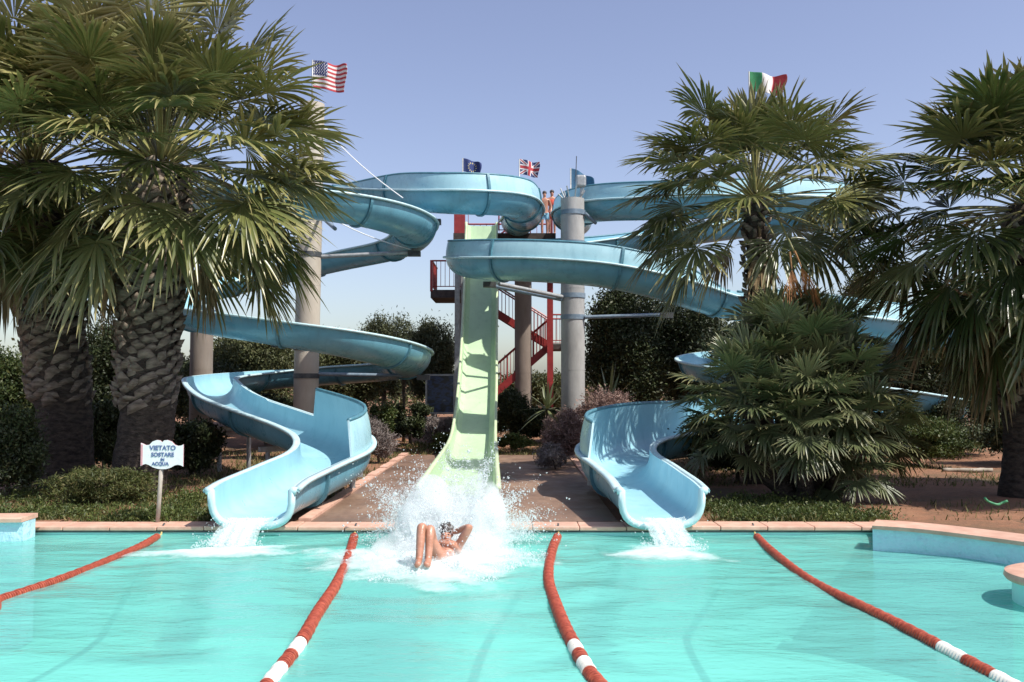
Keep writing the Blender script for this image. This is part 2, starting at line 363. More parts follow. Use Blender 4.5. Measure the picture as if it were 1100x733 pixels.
# deck path
mb = MB()
mb.box((-2.75, EDGE + 0.42, -0.2), (1.45, 24.6, 0.115))
o = mb.build('concrete_path', M['deck']); tag(o, kind='structure')
mb = MB()
for k in range(14):
    y0 = EDGE + .46 + k * .86; mb.box((-2.93, y0, -0.1), (-2.755, y0 + .84, 0.15 + .01 * math.sin(k * 3)))
    if k > 3: mb.box((1.455, y0, -0.1), (1.62, y0 + .84, 0.15 + .01 * math.cos(k * 2)))
tag(mb.build('path_kerb', M['coping']), kind='structure')
# pool shell
mb = MB(); PZ = -1.35
mb.add([(PX0, PY0, PZ), (PX1, PY0, PZ), (PX1, EDGE, PZ), (PX0, EDGE, PZ)], [(0, 1, 2, 3)], 0)
mb.add([(PX0, EDGE, PZ), (PX1, EDGE, PZ), (PX1, EDGE, 0.03), (PX0, EDGE, 0.03)], [(0, 1, 2, 3)], 1)
mb.add([(PX0, PY0, PZ), (PX0, EDGE, PZ), (PX0, EDGE, 0.03), (PX0, PY0, 0.03)], [(0, 1, 2, 3)], 1)
mb.add([(PX1, EDGE, PZ), (PX1, PY0, PZ), (PX1, PY0, 0.03), (PX1, EDGE, 0.03)], [(0, 1, 2, 3)], 1)
mb.add([(PX1, PY0, PZ), (PX0, PY0, PZ), (PX0, PY0, 0.03), (PX1, PY0, 0.03)], [(0, 1, 2, 3)], 1)
tag(mb.build('pool_basin', [M['floor'], M['poolwall']]), kind='structure')
# water surface as a rippled mesh
nx, ny = 420, 300
X, Y = np.meshgrid(np.linspace(PX0 + .003, PX1 - .003, nx), np.linspace(PY0 + .003, EDGE - .003, ny))
Z = np.zeros_like(X)
for k in range(26):
    a = rng.normal(math.pi / 2, 0.55); wl = rng.uniform(0.35, 2.2); amp = 0.0016 * wl ** 0.8; ph = rng.uniform(0, 6.28)
    Z += amp * np.sin((X * math.cos(a) + Y * math.sin(a)) * 2 * math.pi / wl + ph)
rd = np.hypot(X + 0.8, (Y - 10.2) * 1.2); Z += 0.035 * np.exp(-rd / 1.6) * np.sin(rd * 7)
V = np.stack([X.ravel(), Y.ravel(), Z.ravel()], 1)
I = np.arange(nx * ny).reshape(ny, nx); Q = np.stack([I[:-1, :-1].ravel(), I[:-1, 1:].ravel(), I[1:, 1:].ravel(), I[1:, :-1].ravel()], 1)
tag(np_mesh('water', V, Q, M['water'], smooth=True), kind='structure')
# coping: blocks along the far edge
def coping_run(x0, x1, yf, yb, z, th=0.055):
    m = MB(); x = x0; i = 0
    while x < x1 - 0.02:
        L = min(0.62, x1 - x); dz = 0.003 * math.sin(i * 5.1)
        m.box((x + .004, yf + .004 * math.sin(i * 2.3), z - th + dz), (x + L - .004, yb, z + dz)); x += L; i += 1
    return m
m = coping_run(-6.55, 4.95, EDGE - 0.05, EDGE + 0.40, 0.115)
o = m.build('pool_coping', M['coping']); tag(o, kind='structure')
bv = o.modifiers.new('bevel', 'BEVEL'); bv.width = 0.012; bv.segments = 2
mb = MB(); mb.box((PX0, EDGE - .012, 0.03), (PX1, EDGE + .39, 0.058)); tag(mb.build('coping_shade_strip', M['steel_dark']), kind='structure')  # near-black strip stands in for the shade under the coping overhang
# raised rounded bays left and right
def bay(path, name, label):
    t = thing(name, label, 'pool wall', (path[0][0], path[0][1], 0))
    P = catmull(np.array(path), 8)
    T = np.gradient(P, axis=0); T /= np.linalg.norm(T, axis=1)[:, None]; N = np.stack([-T[:, 1], T[:, 0]], 1)
    w = MB(); c = MB()
    def ribbon(m, prof):
        b = len(m.v); k = len(prof)
        for p, nn in zip(P, N):
            for (d, z) in prof: m.v.append((p[0] + nn[0] * d, p[1] + nn[1] * d, z))
        for i in range(len(P) - 1):
            for j in range(k):
                j2 = (j + 1) % k; m.f.append([b + i * k + j, b + (i + 1) * k + j, b + (i + 1) * k + j2, b + i * k + j2]); m.mi.append(0)
        for e in (0, len(P) - 1):
            m.f.append([b + e * k + j for j in range(k)]); m.mi.append(0)
    ribbon(w, [(0, -1.33), (0, 0.24), (0.35, 0.24), (0.35, -1.33)])
    ribbon(c, [(-.05, 0.245), (-.055, 0.29), (-.03, 0.30), (.42, 0.30), (.42, 0.245)])
    w.build('liner_wall', M['liner'], t, True, 40); c.build('coping', M['coping'], t, True, 40)
    # concrete fill behind
    b = MB(); BX = 4.95 if path[0][0] > 0 else -99
    for i in range(len(P) - 1):
        a0 = P[i] + N[i] * .35; a1 = P[i + 1] + N[i + 1] * .35
        b.add([(a0[0], a0[1], -.3), (a1[0], a1[1], -.3), (max(a1[0], BX), EDGE + .6, -.3), (max(a0[0], BX), EDGE + .6, -.3), (a0[0], a0[1], .106), (a1[0], a1[1], .106), (max(a1[0], BX), EDGE + .6, .106), (max(a0[0], BX), EDGE + .6, .106)], [(4, 5, 6, 7), (0, 1, 5, 4), (2, 3, 7, 6)])
    b.build('soil_fill', M['ground'], t)
bay([(4.36, 11.35), (4.80, 11.1), (5.25, 10.6), (5.75, 9.9), (6.2, 9.1), (6.6, 8.2)], 'curved_pool_wall', 'raised curved pool wall with wrinkled pale blue liner at the right')
bay([(-9.5, 11.75), (-8.0, 11.8), (-7.0, 11.85), (-6.2, 11.9)], 'raised_pool_wall', 'short raised pool wall with blue liner at the far left corner')
# round pedestal
t = thing('round_pillar', 'round turquoise pool pillar capped in pink stone at the right edge', 'pillar', (5.08, 8.5, 0))
def lathe(m, c, prof, n=40, mi=0):
    b = len(m.v); k = len(prof)
    for i in range(n):
        a = 2 * math.pi * i / n
        for (r, z) in prof: m.v.append((c[0] + r * math.cos(a), c[1] + r * math.sin(a), z))
    for i in range(n):
        i2 = (i + 1) % n
        for j in range(k - 1): m.f.append([b + i * k + j, b + i2 * k + j, b + i2 * k + j + 1, b + i * k + j + 1]); m.mi.append(mi)
m = MB(); lathe(m, (5.08, 8.5), [(.50, -1.33), (.50, .20)]); m.build('shaft', M['poolwall'], t, True)
m = MB(); lathe(m, (5.08, 8.5), [(.3, .202), (.55, .202), (.57, .23), (.56, .275), (.52, .29), (.0, .292)]); m.build('cap', M['coping'], t, True, 40)

# ------------------------------------------------------------------ blue slides
def sweep(P, par):
    """P (n,3) centre at rim height; par dict of (n,) arrays: w, d, n, hl, hr, bank"""
    n = len(P); T = np.gradient(P, axis=0); T /= np.linalg.norm(T, axis=1)[:, None]
    Z = np.array([0, 0, 1.0]); Rr = np.cross(T, Z); Rr /= np.linalg.norm(Rr, axis=1)[:, None]; U = np.cross(Rr, T)
    cb, sb = np.cos(par['bank'])[:, None], np.sin(par['bank'])[:, None]
    return Rr * cb + U * sb, U * cb - Rr * sb, T
NS = 15; NWL = 5
def section(w, d, n, hl, hr, off):
    """returns list of (u,v) from left wall top to right wall top, offset outward by off"""
    pts = []
    for i in range(NWL, 0, -1):
        h = hl * i / NWL; pts.append((-(w + off) + 0.30 * h * h, h))
    for i in range(NS + 1):
        a = math.pi + math.pi * i / NS; c, s = math.cos(a), math.sin(a)
        pts.append((math.copysign(abs(c) ** (2 / n), c) * (w + off), -abs(s) ** (2 / n) * (d + off)))
    for i in range(1, NWL + 1):
        h = hr * i / NWL; pts.append(((w + off) - 0.30 * h * h, h))
    return pts
def build_slide(name, label, rows, joints, parent_loc):
    """rows: px, py, D, w, d, n, hl, hr, bank(deg)"""
    A = np.array([list(W(r[0], r[1], r[2])) + list(r[3:]) for r in rows], dtype=float); A[:, 8] = np.radians(A[:, 8])
    C = catmull(A, 10); C, S = resample(C, 0.16); C[:, :3] = smooth_arr(C[:, :3], 6)
    C[:, 6:8] = np.maximum(C[:, 6:8], 0.015)
    tail = np.arange(len(C)) > len(C) - 58      # bolted-on bank panels start and stop abruptly
    for q in (6, 7): C[tail, q] = np.where(C[tail, q] > .30, .58, .015)
    P = C[:, :3]; par = dict(w=C[:, 3], d=C[:, 4], n=C[:, 5], hl=C[:, 6], hr=C[:, 7], bank=C[:, 8])
    Rr, U, T = sweep(P, par); n = len(P); t = thing(name, label, 'water slide', parent_loc)
    rnd = random.Random(3)
    # shell: inside + outside surface, closed at the ends
    V = []; k = None
    for i in range(n):
        si = section(*[par[q][i] for q in ('w', 'd', 'n', 'hl', 'hr')], 0.0)
        so_ = section(*[par[q][i] for q in ('w', 'd', 'n', 'hl', 'hr')], 0.035)
        ring = si + so_[::-1]; k = len(ring)
        for (u, v) in ring: V.append(P[i] + Rr[i] * u + U[i] * v)
    Q = []; MI = []; h = k // 2
    for i in range(n - 1):
        for j in range(k):
            j2 = (j + 1) % k; Q.append((i * k + j, i * k + j2, (i + 1) * k + j2, (i + 1) * k + j))
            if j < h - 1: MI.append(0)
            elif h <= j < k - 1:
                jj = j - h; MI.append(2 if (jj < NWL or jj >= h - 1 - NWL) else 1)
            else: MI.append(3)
    for e in (0, n - 1):
        for j in range(h - 1):
            q = (e * k + j, e * k + j + 1, e * k + k - 2 - j, e * k + k - 1 - j); Q.append(q if e == 0 else q[::-1]); MI.append(0)
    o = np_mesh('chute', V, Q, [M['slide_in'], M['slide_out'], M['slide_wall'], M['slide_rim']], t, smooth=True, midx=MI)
    o.data.set_sharp_from_angle(angle=R(50))
    # rims: a rolled flange along both sides
    for side in (-1, 1):
        V = []; Q = []; prof = [(0.037, 0.025), (0.115, 0.02), (0.125, -0.005), (0.115, -0.035), (0.037, -0.03)]; k2 = len(prof)
        for i in range(n):
            for (a, b) in prof: V.append(P[i] + Rr[i] * side * (par['w'][i] + a) + U[i] * b)
        for i in range(n - 1):
            for j in range(k2):
                j2 = (j + 1) % k2; Q.append((i * k2 + j, i * k2 + j2, (i + 1) * k2 + j2, (i + 1) * k2 + j))
        e_ = (n - 1) * k2; Q += [(0, 1, 2, 3), (0, 3, 4, 4)][:1] + [(e_, e_ + 3, e_ + 2, e_ + 1)]
        np_mesh('rim', V, Q, M['slide_rim'], t, smooth=False)
        hh = par['hl' if side < 0 else 'hr']
        run = None
        for i in range(n + 1):
            on = i < n and hh[i] > 0.12
            if on and run is None: run = i
            if not on and run is not None:
                if i - run > 4:
                    mb_ = MB(); pts = [P[q] + Rr[q] * side * (par['w'][q] + .02 - .30 * hh[q] ** 2) + U[q] * hh[q] for q in range(run, i)]
                    mb_.tube(pts, 0.035, 6); mb_.build('top_edge', M['slide_joint'], t, True)
                run = None
    # thick rolled lip at the pool end
    es = section(*[par[q][-1] for q in ('w', 'd', 'n', 'hl', 'hr')], 0.018)[NWL - 1:-NWL + 1]
    es = [(-(par['w'][-1] + .085), -.005)] + es + [(par['w'][-1] + .085, -.005)]
    m = MB(); m.tube([P[-1] + Rr[-1] * u + U[-1] * v for (u, v) in es], 0.05, 10); m.build('end_lip', M['slide_rim'], t, True)
    # joint flanges
    s0 = joints[0]
    while s0 < S[-1] - 0.8:
        i = int(np.searchsorted(S, s0)); i = min(i, n - 1)
        ins = section(*[par[q][i] for q in ('w', 'd', 'n', 'hl', 'hr')], 0.034); out = section(*[par[q][i] for q in ('w', 'd', 'n', 'hl', 'hr')], 0.085)
        m = MB(); kk = len(ins)
        for dz in (-0.035, 0.035):
            for (u, v) in ins + out[::-1]: m.v.append(tuple(P[i] + T[i] * dz + Rr[i] * u + U[i] * v))
        K = 2 * kk
        for j in range(kk - 1):
            for a in (0, K): m.f.append([a + j, a + j + 1, a + K - 2 - j, a + K - 1 - j]); m.mi.append(0)
        for j in range(K):
            j2 = (j + 1) % K; m.f.append([j, j2, K + j2, K + j]); m.mi.append(0)
        m.build('joint_flange', M['slide_joint'], t, False)
        s0 += joints[1]
    return t, P, S, Rr, U, par

w, d = .58, .52
HA = .48
rowsA = [
 (556,238,34.0, w,d,2,.2,.2,0), (563,228,31.0, w,d,2,.40,.1,0), (557,217,28.0, w,d,2,HA,.05,0), (540,211,26.4, w,d,2,HA,.02,0), (490,209,25.8, w,d,2,HA,.02,0), (440,207,27.0, w,d,2,.45,.02,0),
 (380,205,29.4, w,d,2,.1,.02,0), (300,205,30.6, w,d,2,.02,.1,0), (220,206,29.0, w,d,2,.02,.1,0), (190,206,26.3, w,d,2,.02,.1,0), (225,206,23.9, w,d,2,.02,.05,0), (300,209,22.9, w,d,2,.02,.02,4),
 (375,217,23.1, w,d,2,.02,.02,6), (428,231,24.5, w,d,2,.02,.02,8), (446,246,26.6, w,d,2,.02,.02,8), (425,260,28.9, w,d,2,.02,.02,6), (365,273,30.2, w,d,2,.02,.02,4), (290,290,30.4, w,d,2,.02,.02,4),
 (215,308,28.6, w,d,2,.02,.02,4), (190,322,26.0, w,d,2,.02,.02,4), (215,334,23.8, w,d,2,.02,.02,4), (290,346,22.9, w,d,2,.02,.02,4), (370,360,23.1, w,d,2,.02,.02,6), (424,374,24.6, w,d,2,.02,.02,8),
 (440,384,26.8, w,d,2,.02,.02,8), (415,390,28.6, w,d,2,.02,.02,4), (350,395,29.3, w,d,2,.02,.02,0), (280,400,28.2, w,d,2,.02,.02,0), (232,405,25.4, w,d,2.2,.02,.02,0), (228,412,23.2, .58,.52,2.4,.05,.02,0),
 (248,427,20.9, .58,.52,2.6,.05,.02,0), (292,443,18.8, .58,.52,2.8,.1,.02,0), (336,458,17.6, .60,.5,3,.62,.02,0), (359,470,16.7, .60,.5,3,.62,.02,0), (356,484,15.6, .58,.5,3,.62,.02,0), (328,497,14.5, .54,.50,3.4,.05,.02,0), (297,511,13.3, .51,.48,3.6,.02,.02,0), (281,518,12.75, .51,.47,3.6,.01,.01,0), (270,527,12.25, .51,.46,3.4,.01,.01,0)]
slA, PA, SA, RA, UA, parA = build_slide('water_slide', 'blue spiral water slide winding round the left pillar, ending left of the path', rowsA, (2.2, 3.1), (-6.0, 27, 0))
HB = .46
rowsB = [
 (618,238,34.0, w,d,2,.2,.2,0), (614,228,31.0, w,d,2,.05,.42,0), (640,219,28.2, w,d,2,.02,HB,0), (710,216,26.9, w,d,2,.02,HB,0), (790,214,26.5, w,d,2,.02,HB,0), (865,215,27.0, w,d,2,.02,HB,0), (911,220,28.6, w,d,2,.02,HB,0),
 (914,226,30.4, w,d,2,.02,HB,0), (870,231,32.2, w,d,2,.02,.3,0), (810,238,33.0, w,d,2,.02,.2,0), (745,246,32.6, w,d,2,.02,.2,0), (680,255,31.4, w,d,2,.02,.2,0), (615,264,30.4, w,d,2,.02,.3,0), (555,270,29.5, w,d,2,.02,.4,0),
 (512,274,28.2, w,d,2,.02,HB,0), (502,277,26.4, w,d,2,.02,HB,0), (528,279,24.8, w,d,2,.02,HB,0), (590,281,24.1, w,d,2,.02,HB,0), (655,287,24.0, w,d,2,.02,HB,0), (715,301,24.3, w,d,2,.02,.40,0), (770,318,25.0, w,d,2,.02,.10,0),
 (840,332,25.2, w,d,2,.02,.45,0), (920,343,25.4, w,d,2,.02,HB,0), (985,351,27.0, w,d,2,.02,HB,0), (1000,357,29.5, w,d,2,.02,.3,0), (945,364,31.4, w,d,2,.02,.1,0), (850,371,31.4, w,d,2,.02,.02,0), (775,378,29.6, w,d,2,.02,.02,0),
 (750,385,27.4, w,d,2,.02,.02,0), (775,394,25.4, w,d,2,.02,.02,0), (850,405,24.4, w,d,2,.02,.02,0), (940,417,24.4, w,d,2,.02,.02,0), (1003,428,25.4, w,d,2,.02,.02,0), (1012,434,27.0, w,d,2,.02,.02,0), (960,441,27.6, w,d,2,.02,.02,0), (870,450,25.6, w,d,2,.02,.02,0), (800,458,22.8, .58,.52,2.2,.02,.60,0),
 (740,462,19.8, .58,.52,2.6,.02,.60,0), (695,467,18.2, .60,.5,2.8,.02,.60,0), (665,476,17.1, .60,.5,3,.02,.60,0), (662,487,15.9, .58,.5,3,.02,.60,0), (678,498,14.6, .54,.50,3.4,.02,.05,0), (695,511,13.3, .51,.48,3.6,.02,.02,0), (704,518,12.75, .51,.47,3.6,.01,.01,0), (711,527,12.25, .51,.46,3.4,.01,.01,0)]
slB, PB, SB, RB, UB, parB = build_slide('water_slide', 'blue spiral water slide round the right pillar, ending right of the path', rowsB, (2.0, 3.1), (1.7, 27, 0))

# ------------------------------------------------------------------ green speed slide
tg = thing('speed_slide', 'straight pale green speed slide dropping from the tower to the pool', 'water slide', (-1.0, 28, 0))
prof = [(517,243,33.6), (517,262,33.4), (516.5,300,32.4), (516,340,31.0), (514.5,385,29.2), (513,425,27.2), (511,455,25.6), (509,478,24.0), (507,492,22.0), (504,506,19.0), (500,521,16.5), (494,545,13.6), (492,553,12.9)]
C = catmull(np.array([list(W(*p)) for p in prof]), 8); C, _ = resample(C, 0.2); C = smooth_arr(C, 3)
Tg = np.gradient(C, axis=0); Tg /= np.linalg.norm(Tg, axis=1)[:, None]; Rg = np.cross(Tg, [0, 0, 1.0]); Rg /= np.linalg.norm(Rg, axis=1)[:, None]; Ug = np.cross(Rg, Tg)
def gsec(hw, wall, off):
    return [(-hw - .10 - off, wall), (-hw - .05 - off, .10), (-hw + .06 - off * .5, -off), (0, -off), (hw - .06 + off * .5, -off), (hw + .05 + off, .10), (hw + .10 + off, wall)]
V = []; Q = []; MI = []
for i in range(len(C)):
    wall = .36
    ring = gsec(.43, wall, 0) + gsec(.43, wall, .04)[::-1]; k = len(ring)
    for (u, v) in ring: V.append(C[i] + Rg[i] * u + Ug[i] * v)
for i in range(len(C) - 1):
    for j in range(k):
        j2 = (j + 1) % k; Q.append((i * k + j, i * k + j2, (i + 1) * k + j2, (i + 1) * k + j)); MI.append(0 if j < k // 2 - 1 else 1)
for e in (0, len(C) - 1):
    for j in range(k // 2 - 1): Q.append((e * k + j, e * k + j + 1, e * k + k - 2 - j, e * k + k - 1 - j)); MI.append(1)
o = np_mesh('chute', V, Q, [M['green'], M['green_out']], tg, smooth=True, midx=MI); o.data.set_sharp_from_angle(angle=R(25))
for side in (-1, 1):
    m = MB(); m.tube([C[i] + Rg[i] * side * .55 + Ug[i] * .37 for i in range(len(C))], 0.045, 6); m.build('side_rail', M['green_out'], tg, True)
for i in range(10, len(C) - 6, 14):
    m = MB(); m.beam(C[i] - Rg[i] * .62 + Ug[i] * -.06, C[i] + Rg[i] * .62 + Ug[i] * -.06, .05, .05); m.build('cross_rib', M['green_out'], tg)
for q in (30, 48, 62):
    if q < len(C) and C[q][2] > .5:
        for side in (-1, 1):
            m = MB(); m.tube([(C[q][0] + side * .5, C[q][1], -.1), (C[q][0] + side * .5, C[q][1], C[q][2] - .05)], .06, 8); m.build('support_post', M['steel'], tg, True)

# ------------------------------------------------------------------ pillars and tower
def pillar(name, label, px, D, rad, ztop, mat, spikes=False, lean=0):
    p = G(px, D, 0); t = thing(name, label, 'pillar', (p.x, p.y, 0))
    m = MB(); zs = np.linspace(-0.3, ztop, 10)
    m.tube([(p.x + lean * z, p.y, z) for z in zs], rad, 32); m.build('shaft', mat, t, True, 60)
    for z in np.arange(2.4, ztop - .5, 2.4):
        m = MB(); m.tube([(p.x + lean * z, p.y, z - .012), (p.x + lean * z, p.y, z + .012)], rad + .004, 32); m.build('pour_seam', mat, t, True, 60)
    if spikes:
        for k in range(9):
            a = k * 0.7; r_ = rad * (0.85 if k % 2 else .6); b = Vector((p.x + r_ * math.cos(a), p.y + r_ * math.sin(a), ztop - .02))
            m = MB(); m.tube([b, b + Vector((.16 * math.cos(a), .1 * math.sin(a), .28 + .14 * math.sin(k * 2.2)))], .022, 6); m.build('steel_bar', M['steel'], t)
    return p
pB = pillar('concrete_pillar', 'tall round grey concrete pillar topped with bare steel bars', 615.5, 27.4, .35, W(615, 214, 27.4).z, M['concrete'], True)
pA = pillar('concrete_pillar', 'tall beige concrete pillar inside the left spiral, flag on top', 328, 26.6, .35, W(335, 112, 26.6).z, M['concrete_pale'], False, 0.012)
pC = pillar('concrete_pillar', 'square-looking brown concrete pillar behind the green slide by the red stairs', 562, 35.0, .32, W(562, 262, 35).z, M['concrete_shade_brown'])
pillar('concrete_pillar', 'short grey pillar hidden behind the left palm trunk', 216, 27.0, .32, W(216, 345, 27).z, M['concrete_shade_brown'])

tw = thing('slide_tower', 'red steel slide tower with stairs, railings and launch platform', 'tower', (0, 35.5, 0))
zP = W(540, 251, 34).z
def tubepart(name, a, b, r_, mat, par, n=8):
    m = MB(); m.tube([a, b], r_, n); return m.build(name, mat, par, True, 60)
# platform
xL, xR = W(487, 300, 34).x, W(597, 300, 34).x
m = MB(); m.box((xL, 33.9, zP - .34), (xR, 38.5, zP)); m.build('platform', M['deck_brown'], tw)
for (px, D, mat, r_) in ((591, 34.6, 'red', .11), (591, 38.2, 'red', .11), (491, 34.2, 'steel', .09), (497, 34.4, 'steel', .07), (502, 36.5, 'steel', .08), (493, 38.0, 'steel', .09)):
    p = G(px, D, 0); m = MB(); m.box((p.x - r_, p.y - r_, 0), (p.x + r_, p.y + r_, zP - .343)); m.build('post', M[mat], tw)
def railing(pts, h, mat, par, gap=.16):
    """one railing: rails and balusters along a polyline of floor points"""
    m = MB()
    for a, b in zip(pts[:-1], pts[1:]):
        a = Vector(a); b = Vector(b); L = (b - a).length; up = Vector((0, 0, h))
        m.tube([a + up, b + up], .035, 6); m.tube([a + up * .12, b + up * .12], .02, 6)
        n = max(2, int(L / gap))
        for i in range(n + 1):
            q = a.lerp(b, i / n); m.tube([q + up * .1, q + up], .012 if i % 8 else .03, 5)
    return m.build('railing', mat, par)
railing([(xL + .05, 34.0, zP), (W(503, 260, 34).x, 34.0, zP)], 1.1, M['red'], tw)
railing([(W(536, 260, 34).x, 34.0, zP), (W(563, 260, 34).x, 34.0, zP)], 1.1, M['red'], tw)
railing([(xL + .05, 34.05, zP), (xL + .05, 38.4, zP), (xR - .05, 38.4, zP), (xR - .05, 35.5, zP)], 1.1, M['red'], tw, .25)
m = MB(); m.box((xL + .02, 33.95, zP), (xL + .42, 34.3, zP + 1.15)); m.build('red_panel', M['red'], tw)
# left landing (balcony)
zb = W(475, 312, 35).z; bx0, bx1 = W(463, 312, 35).x, W(500, 312, 35).x
m = MB(); m.box((bx0, 34.8, zb - .30), (bx1, 37.2, zb)); m.build('landing', M['deck_brown'], tw)
railing([(bx1 - .1, 34.85, zb), (bx0 + .05, 34.85, zb), (bx0 + .05, 37.15, zb)], 1.1, M['red'], tw)
m = MB(); m.box((bx0 - .02, 34.78, zb - .06), (bx0 + .08, 34.9, zb + 1.12)); m.build('corner_post', M['red'], tw)
# right landing
zl = W(597, 371, 36).z; lx0, lx1 = W(587, 371, 36).x, W(609, 371, 36).x
m = MB(); m.box((lx0, 34.8, zl - .2), (lx1, 37.2, zl)); m.build('landing', M['deck_brown'], tw)
railing([(lx0 + .15, 34.85, zl), (lx1 - .05, 34.85, zl), (lx1 - .05, 37.15, zl), (lx0 + .1, 37.15, zl)], 1.1, M['red'], tw)
def flight(a, b, wdt, n, name='stair_flight'):
    """steps from a up to b; a,b are points of the near stringer"""
    a = Vector(a); b = Vector(b); m = MB(); off = Vector((0, wdt, 0))
    m.beam(a, b, .06, .26, 0); m.beam(a + off, b + off, .06, .26, 0)
    f = m.build(name, M['red'], tw)
    s = MB()
    for i in range(n):
        q = a.lerp(b, (i + .5) / n); s.box((q.x - .15, q.y + .04, q.z + .02), (q.x + .15, q.y + wdt - .04, q.z + .06))
    s.build('treads', M['deck_brown'], f)
    railing([a, b], 1.05, M['red'], tw); railing([a + off, b + off], 1.05, M['red'], tw)
x1 = lx0 + .1
flight((W(494, 380, 35).x - 0.2, 34.9, 0.3), (x1, 34.9, zl - .06), 1.0, 14)
flight((x1, 36.1, zl), (bx1 - .05, 36.1, zb), 1.0, 12)
flight((bx1 - .05, 34.9, zb), (xR - .9, 34.9, zP - .05), 1.0, 9)
# braces under the slides, parts of the slides
def arm(par, a, b, r_, mat='steel_blue'):
    o = tubepart('support_arm', W(*a), W(*b), r_, M[mat], par); return o
arm(slB, (628, 341, 27.2), (716, 338, 27.0), .055); arm(slB, (604, 319, 27.2), (536, 305, 25.6), .06, 'steel'); arm(slB, (604, 322, 27.2), (522, 306, 27.5), .06)
arm(slB, (628, 229, 27.2), (640, 240, 27.6), .05); 
arm(slA, (344, 276, 26.6), (445, 271, 26.8), .06, 'steel'); arm(slA, (341, 402, 26.6), (440, 404, 26.9), .055); arm(slA, (344, 232, 26.4), (360, 246, 23.6), .05)
arm(slA, (318, 374, 26.5), (280, 366, 23.6), .055); arm(slA, (341, 408, 26.6), (338, 420, 28.8), .05)
for (px, py, D) in ((467, 237, 26.6), (445, 271, 26.8), (300, 368, 23.4), (455, 404, 26.8)):
    p = W(px, py, D); m = MB(); m.box((p.x - .18, p.y - .12, p.z - .12), (p.x + .18, p.y + .12, p.z + .03)); m.build('bracket', M['steel_dark'], slA)
for (px, py, D) in ((526, 305, 25.9), (716, 338, 26.4)):
    p = W(px, py, D); m = MB(); m.box((p.x - .18, p.y - .12, p.z - .10), (p.x + .18, p.y + .12, p.z + .05)); m.build('bracket', M['steel_dark'], slB)
# legs under the low ends of the blue slides
def legs(par, P, S, sl, targets):
    sdp = (parA if par is slA else parB)['d']
    for s in targets:
        i = int(np.argmin(np.abs(S - (S[-1] - s)))); p = P[i]
        for sd in (-.32, .32):
            q = Vector(p) ; r_ = RA[i] if par is slA else RB[i]
            q = Vector((p[0] + r_[0] * sd, p[1] + r_[1] * sd, p[2] - sdp[i] - .12)); m = MB(); m.tube([(q.x, q.y, 0.0), q], .05, 8); m.build('leg', M['steel'], par, True, 60)
        i0 = Vector(P[i]); rr = Vector(RA[i] if par is slA else RB[i]); m = MB(); m.beam(i0 - rr * .5 - Vector((0, 0, sdp[i] + .12)), i0 + rr * .5 - Vector((0, 0, sdp[i] + .12)), .10, .10); m.build('leg_beam', M['steel'], par)
legs(slA, PA, SA, slA, (4.4, 6.8, 9.4)); legs(slB, PB, SB, slB, (4.4, 6.8, 9.4))
for (px, D, py, rr_) in ((615.5, 27.4, 318, .355), (615.5, 27.4, 341, .355), (615.5, 27.4, 229, .355), (615.5, 27.4, 262, .355)):
    q = W(px, py, D); m = MB(); m.tube([(q.x, D, q.z - .07), (q.x, D, q.z + .07)], rr_ + .012, 32); m.build('steel_collar', M['steel_blue'], slB, True, 60)
for py in (232, 274, 374, 404):
    q = W(332, py, 26.6); x_ = pA.x + .012 * q.z; m = MB(); m.tube([(x_, 26.6, q.z - .07), (x_, 26.6, q.z + .07)], .367, 32); m.build('steel_collar', M['steel_dark'], slA, True, 60)
# guy cables
def cable(a, b, label, r_=.016):
    m = MB(); a = W(*a); b = W(*b); m.tube([a.lerp(b, i / 8) - Vector((0, 0, .12 * math.sin(math.pi * i / 8))) for i in range(9)], r_, 6)
    m.tube([a.lerp(b, .02), a.lerp(b, .10)], .05, 6)
    o = m.build('steel_cable', M['white']); tag(o, label, 'cable')
cable((345, 135, 26.5), (433, 213, 25.4), 'thin pale cable from top of the beige pillar to the upper slide')
cable((340, 226, 26.5), (441, 268, 26.7), 'thin pale cable under the upper left loop by the beige pillar')

# ------------------------------------------------------------------ flags
def flag(name, label, base, wdt, hgt, design, mats, pole_h, pole_below, tilt=0.0, phase=0., drop=0.0):
    t = thing(name, label, 'flag', base); b = Vector(base)
    m = MB(); m.tube([b - Vector((0, 0, pole_below)), b + Vector((0, 0, pole_h))], .022, 8); m.build('pole', M['steel'], t, True)
    nu, nv = 78, 52; U_, V_ = np.meshgrid(np.linspace(0, 1, nu + 1), np.linspace(0, 1, nv + 1))
    Xf = .025 + U_ * wdt * (1 - .06 * np.cos(V_ * 4)); Yf = .16 * wdt * U_ * np.sin(U_ * 9 + phase + V_ * 1.6) + .1 * U_; Zf = pole_h - hgt + V_ * hgt - drop * U_ ** 1.4 * hgt + .05 * hgt * np.sin(U_ * 8 + phase) * U_ + tilt * U_ * wdt
    Vv = np.stack([b.x + Xf.ravel(), b.y + Yf.ravel(), b.z + Zf.ravel()], 1)
    I = np.arange((nu + 1) * (nv + 1)).reshape(nv + 1, nu + 1); Qf = np.stack([I[:-1, :-1].ravel(), I[:-1, 1:].ravel(), I[1:, 1:].ravel(), I[1:, :-1].ravel()], 1)
    mi = [design((i + .5) / nu, (j + .5) / nv) for j in range(nv) for i in range(nu)]
    o = np_mesh('cloth', Vv, Qf, mats, t, smooth=True, midx=mi); sd = o.modifiers.new('thickness', 'SOLIDIFY'); sd.thickness = .006
def d_us(u, v):
    if u < .42 and v > 6 / 13:
        a = u / .42; c = (v - 6 / 13) / (7 / 13); p = a * 11; q = c * 9
        row = int(q); fx = (p + (0.5 if row % 2 else 0)) % 2 / 2; return 1 if abs(fx - .5) < .17 and abs(q % 1 - .5) < .3 else 0
    return 2 if int(v * 13) % 2 == 0 else 1
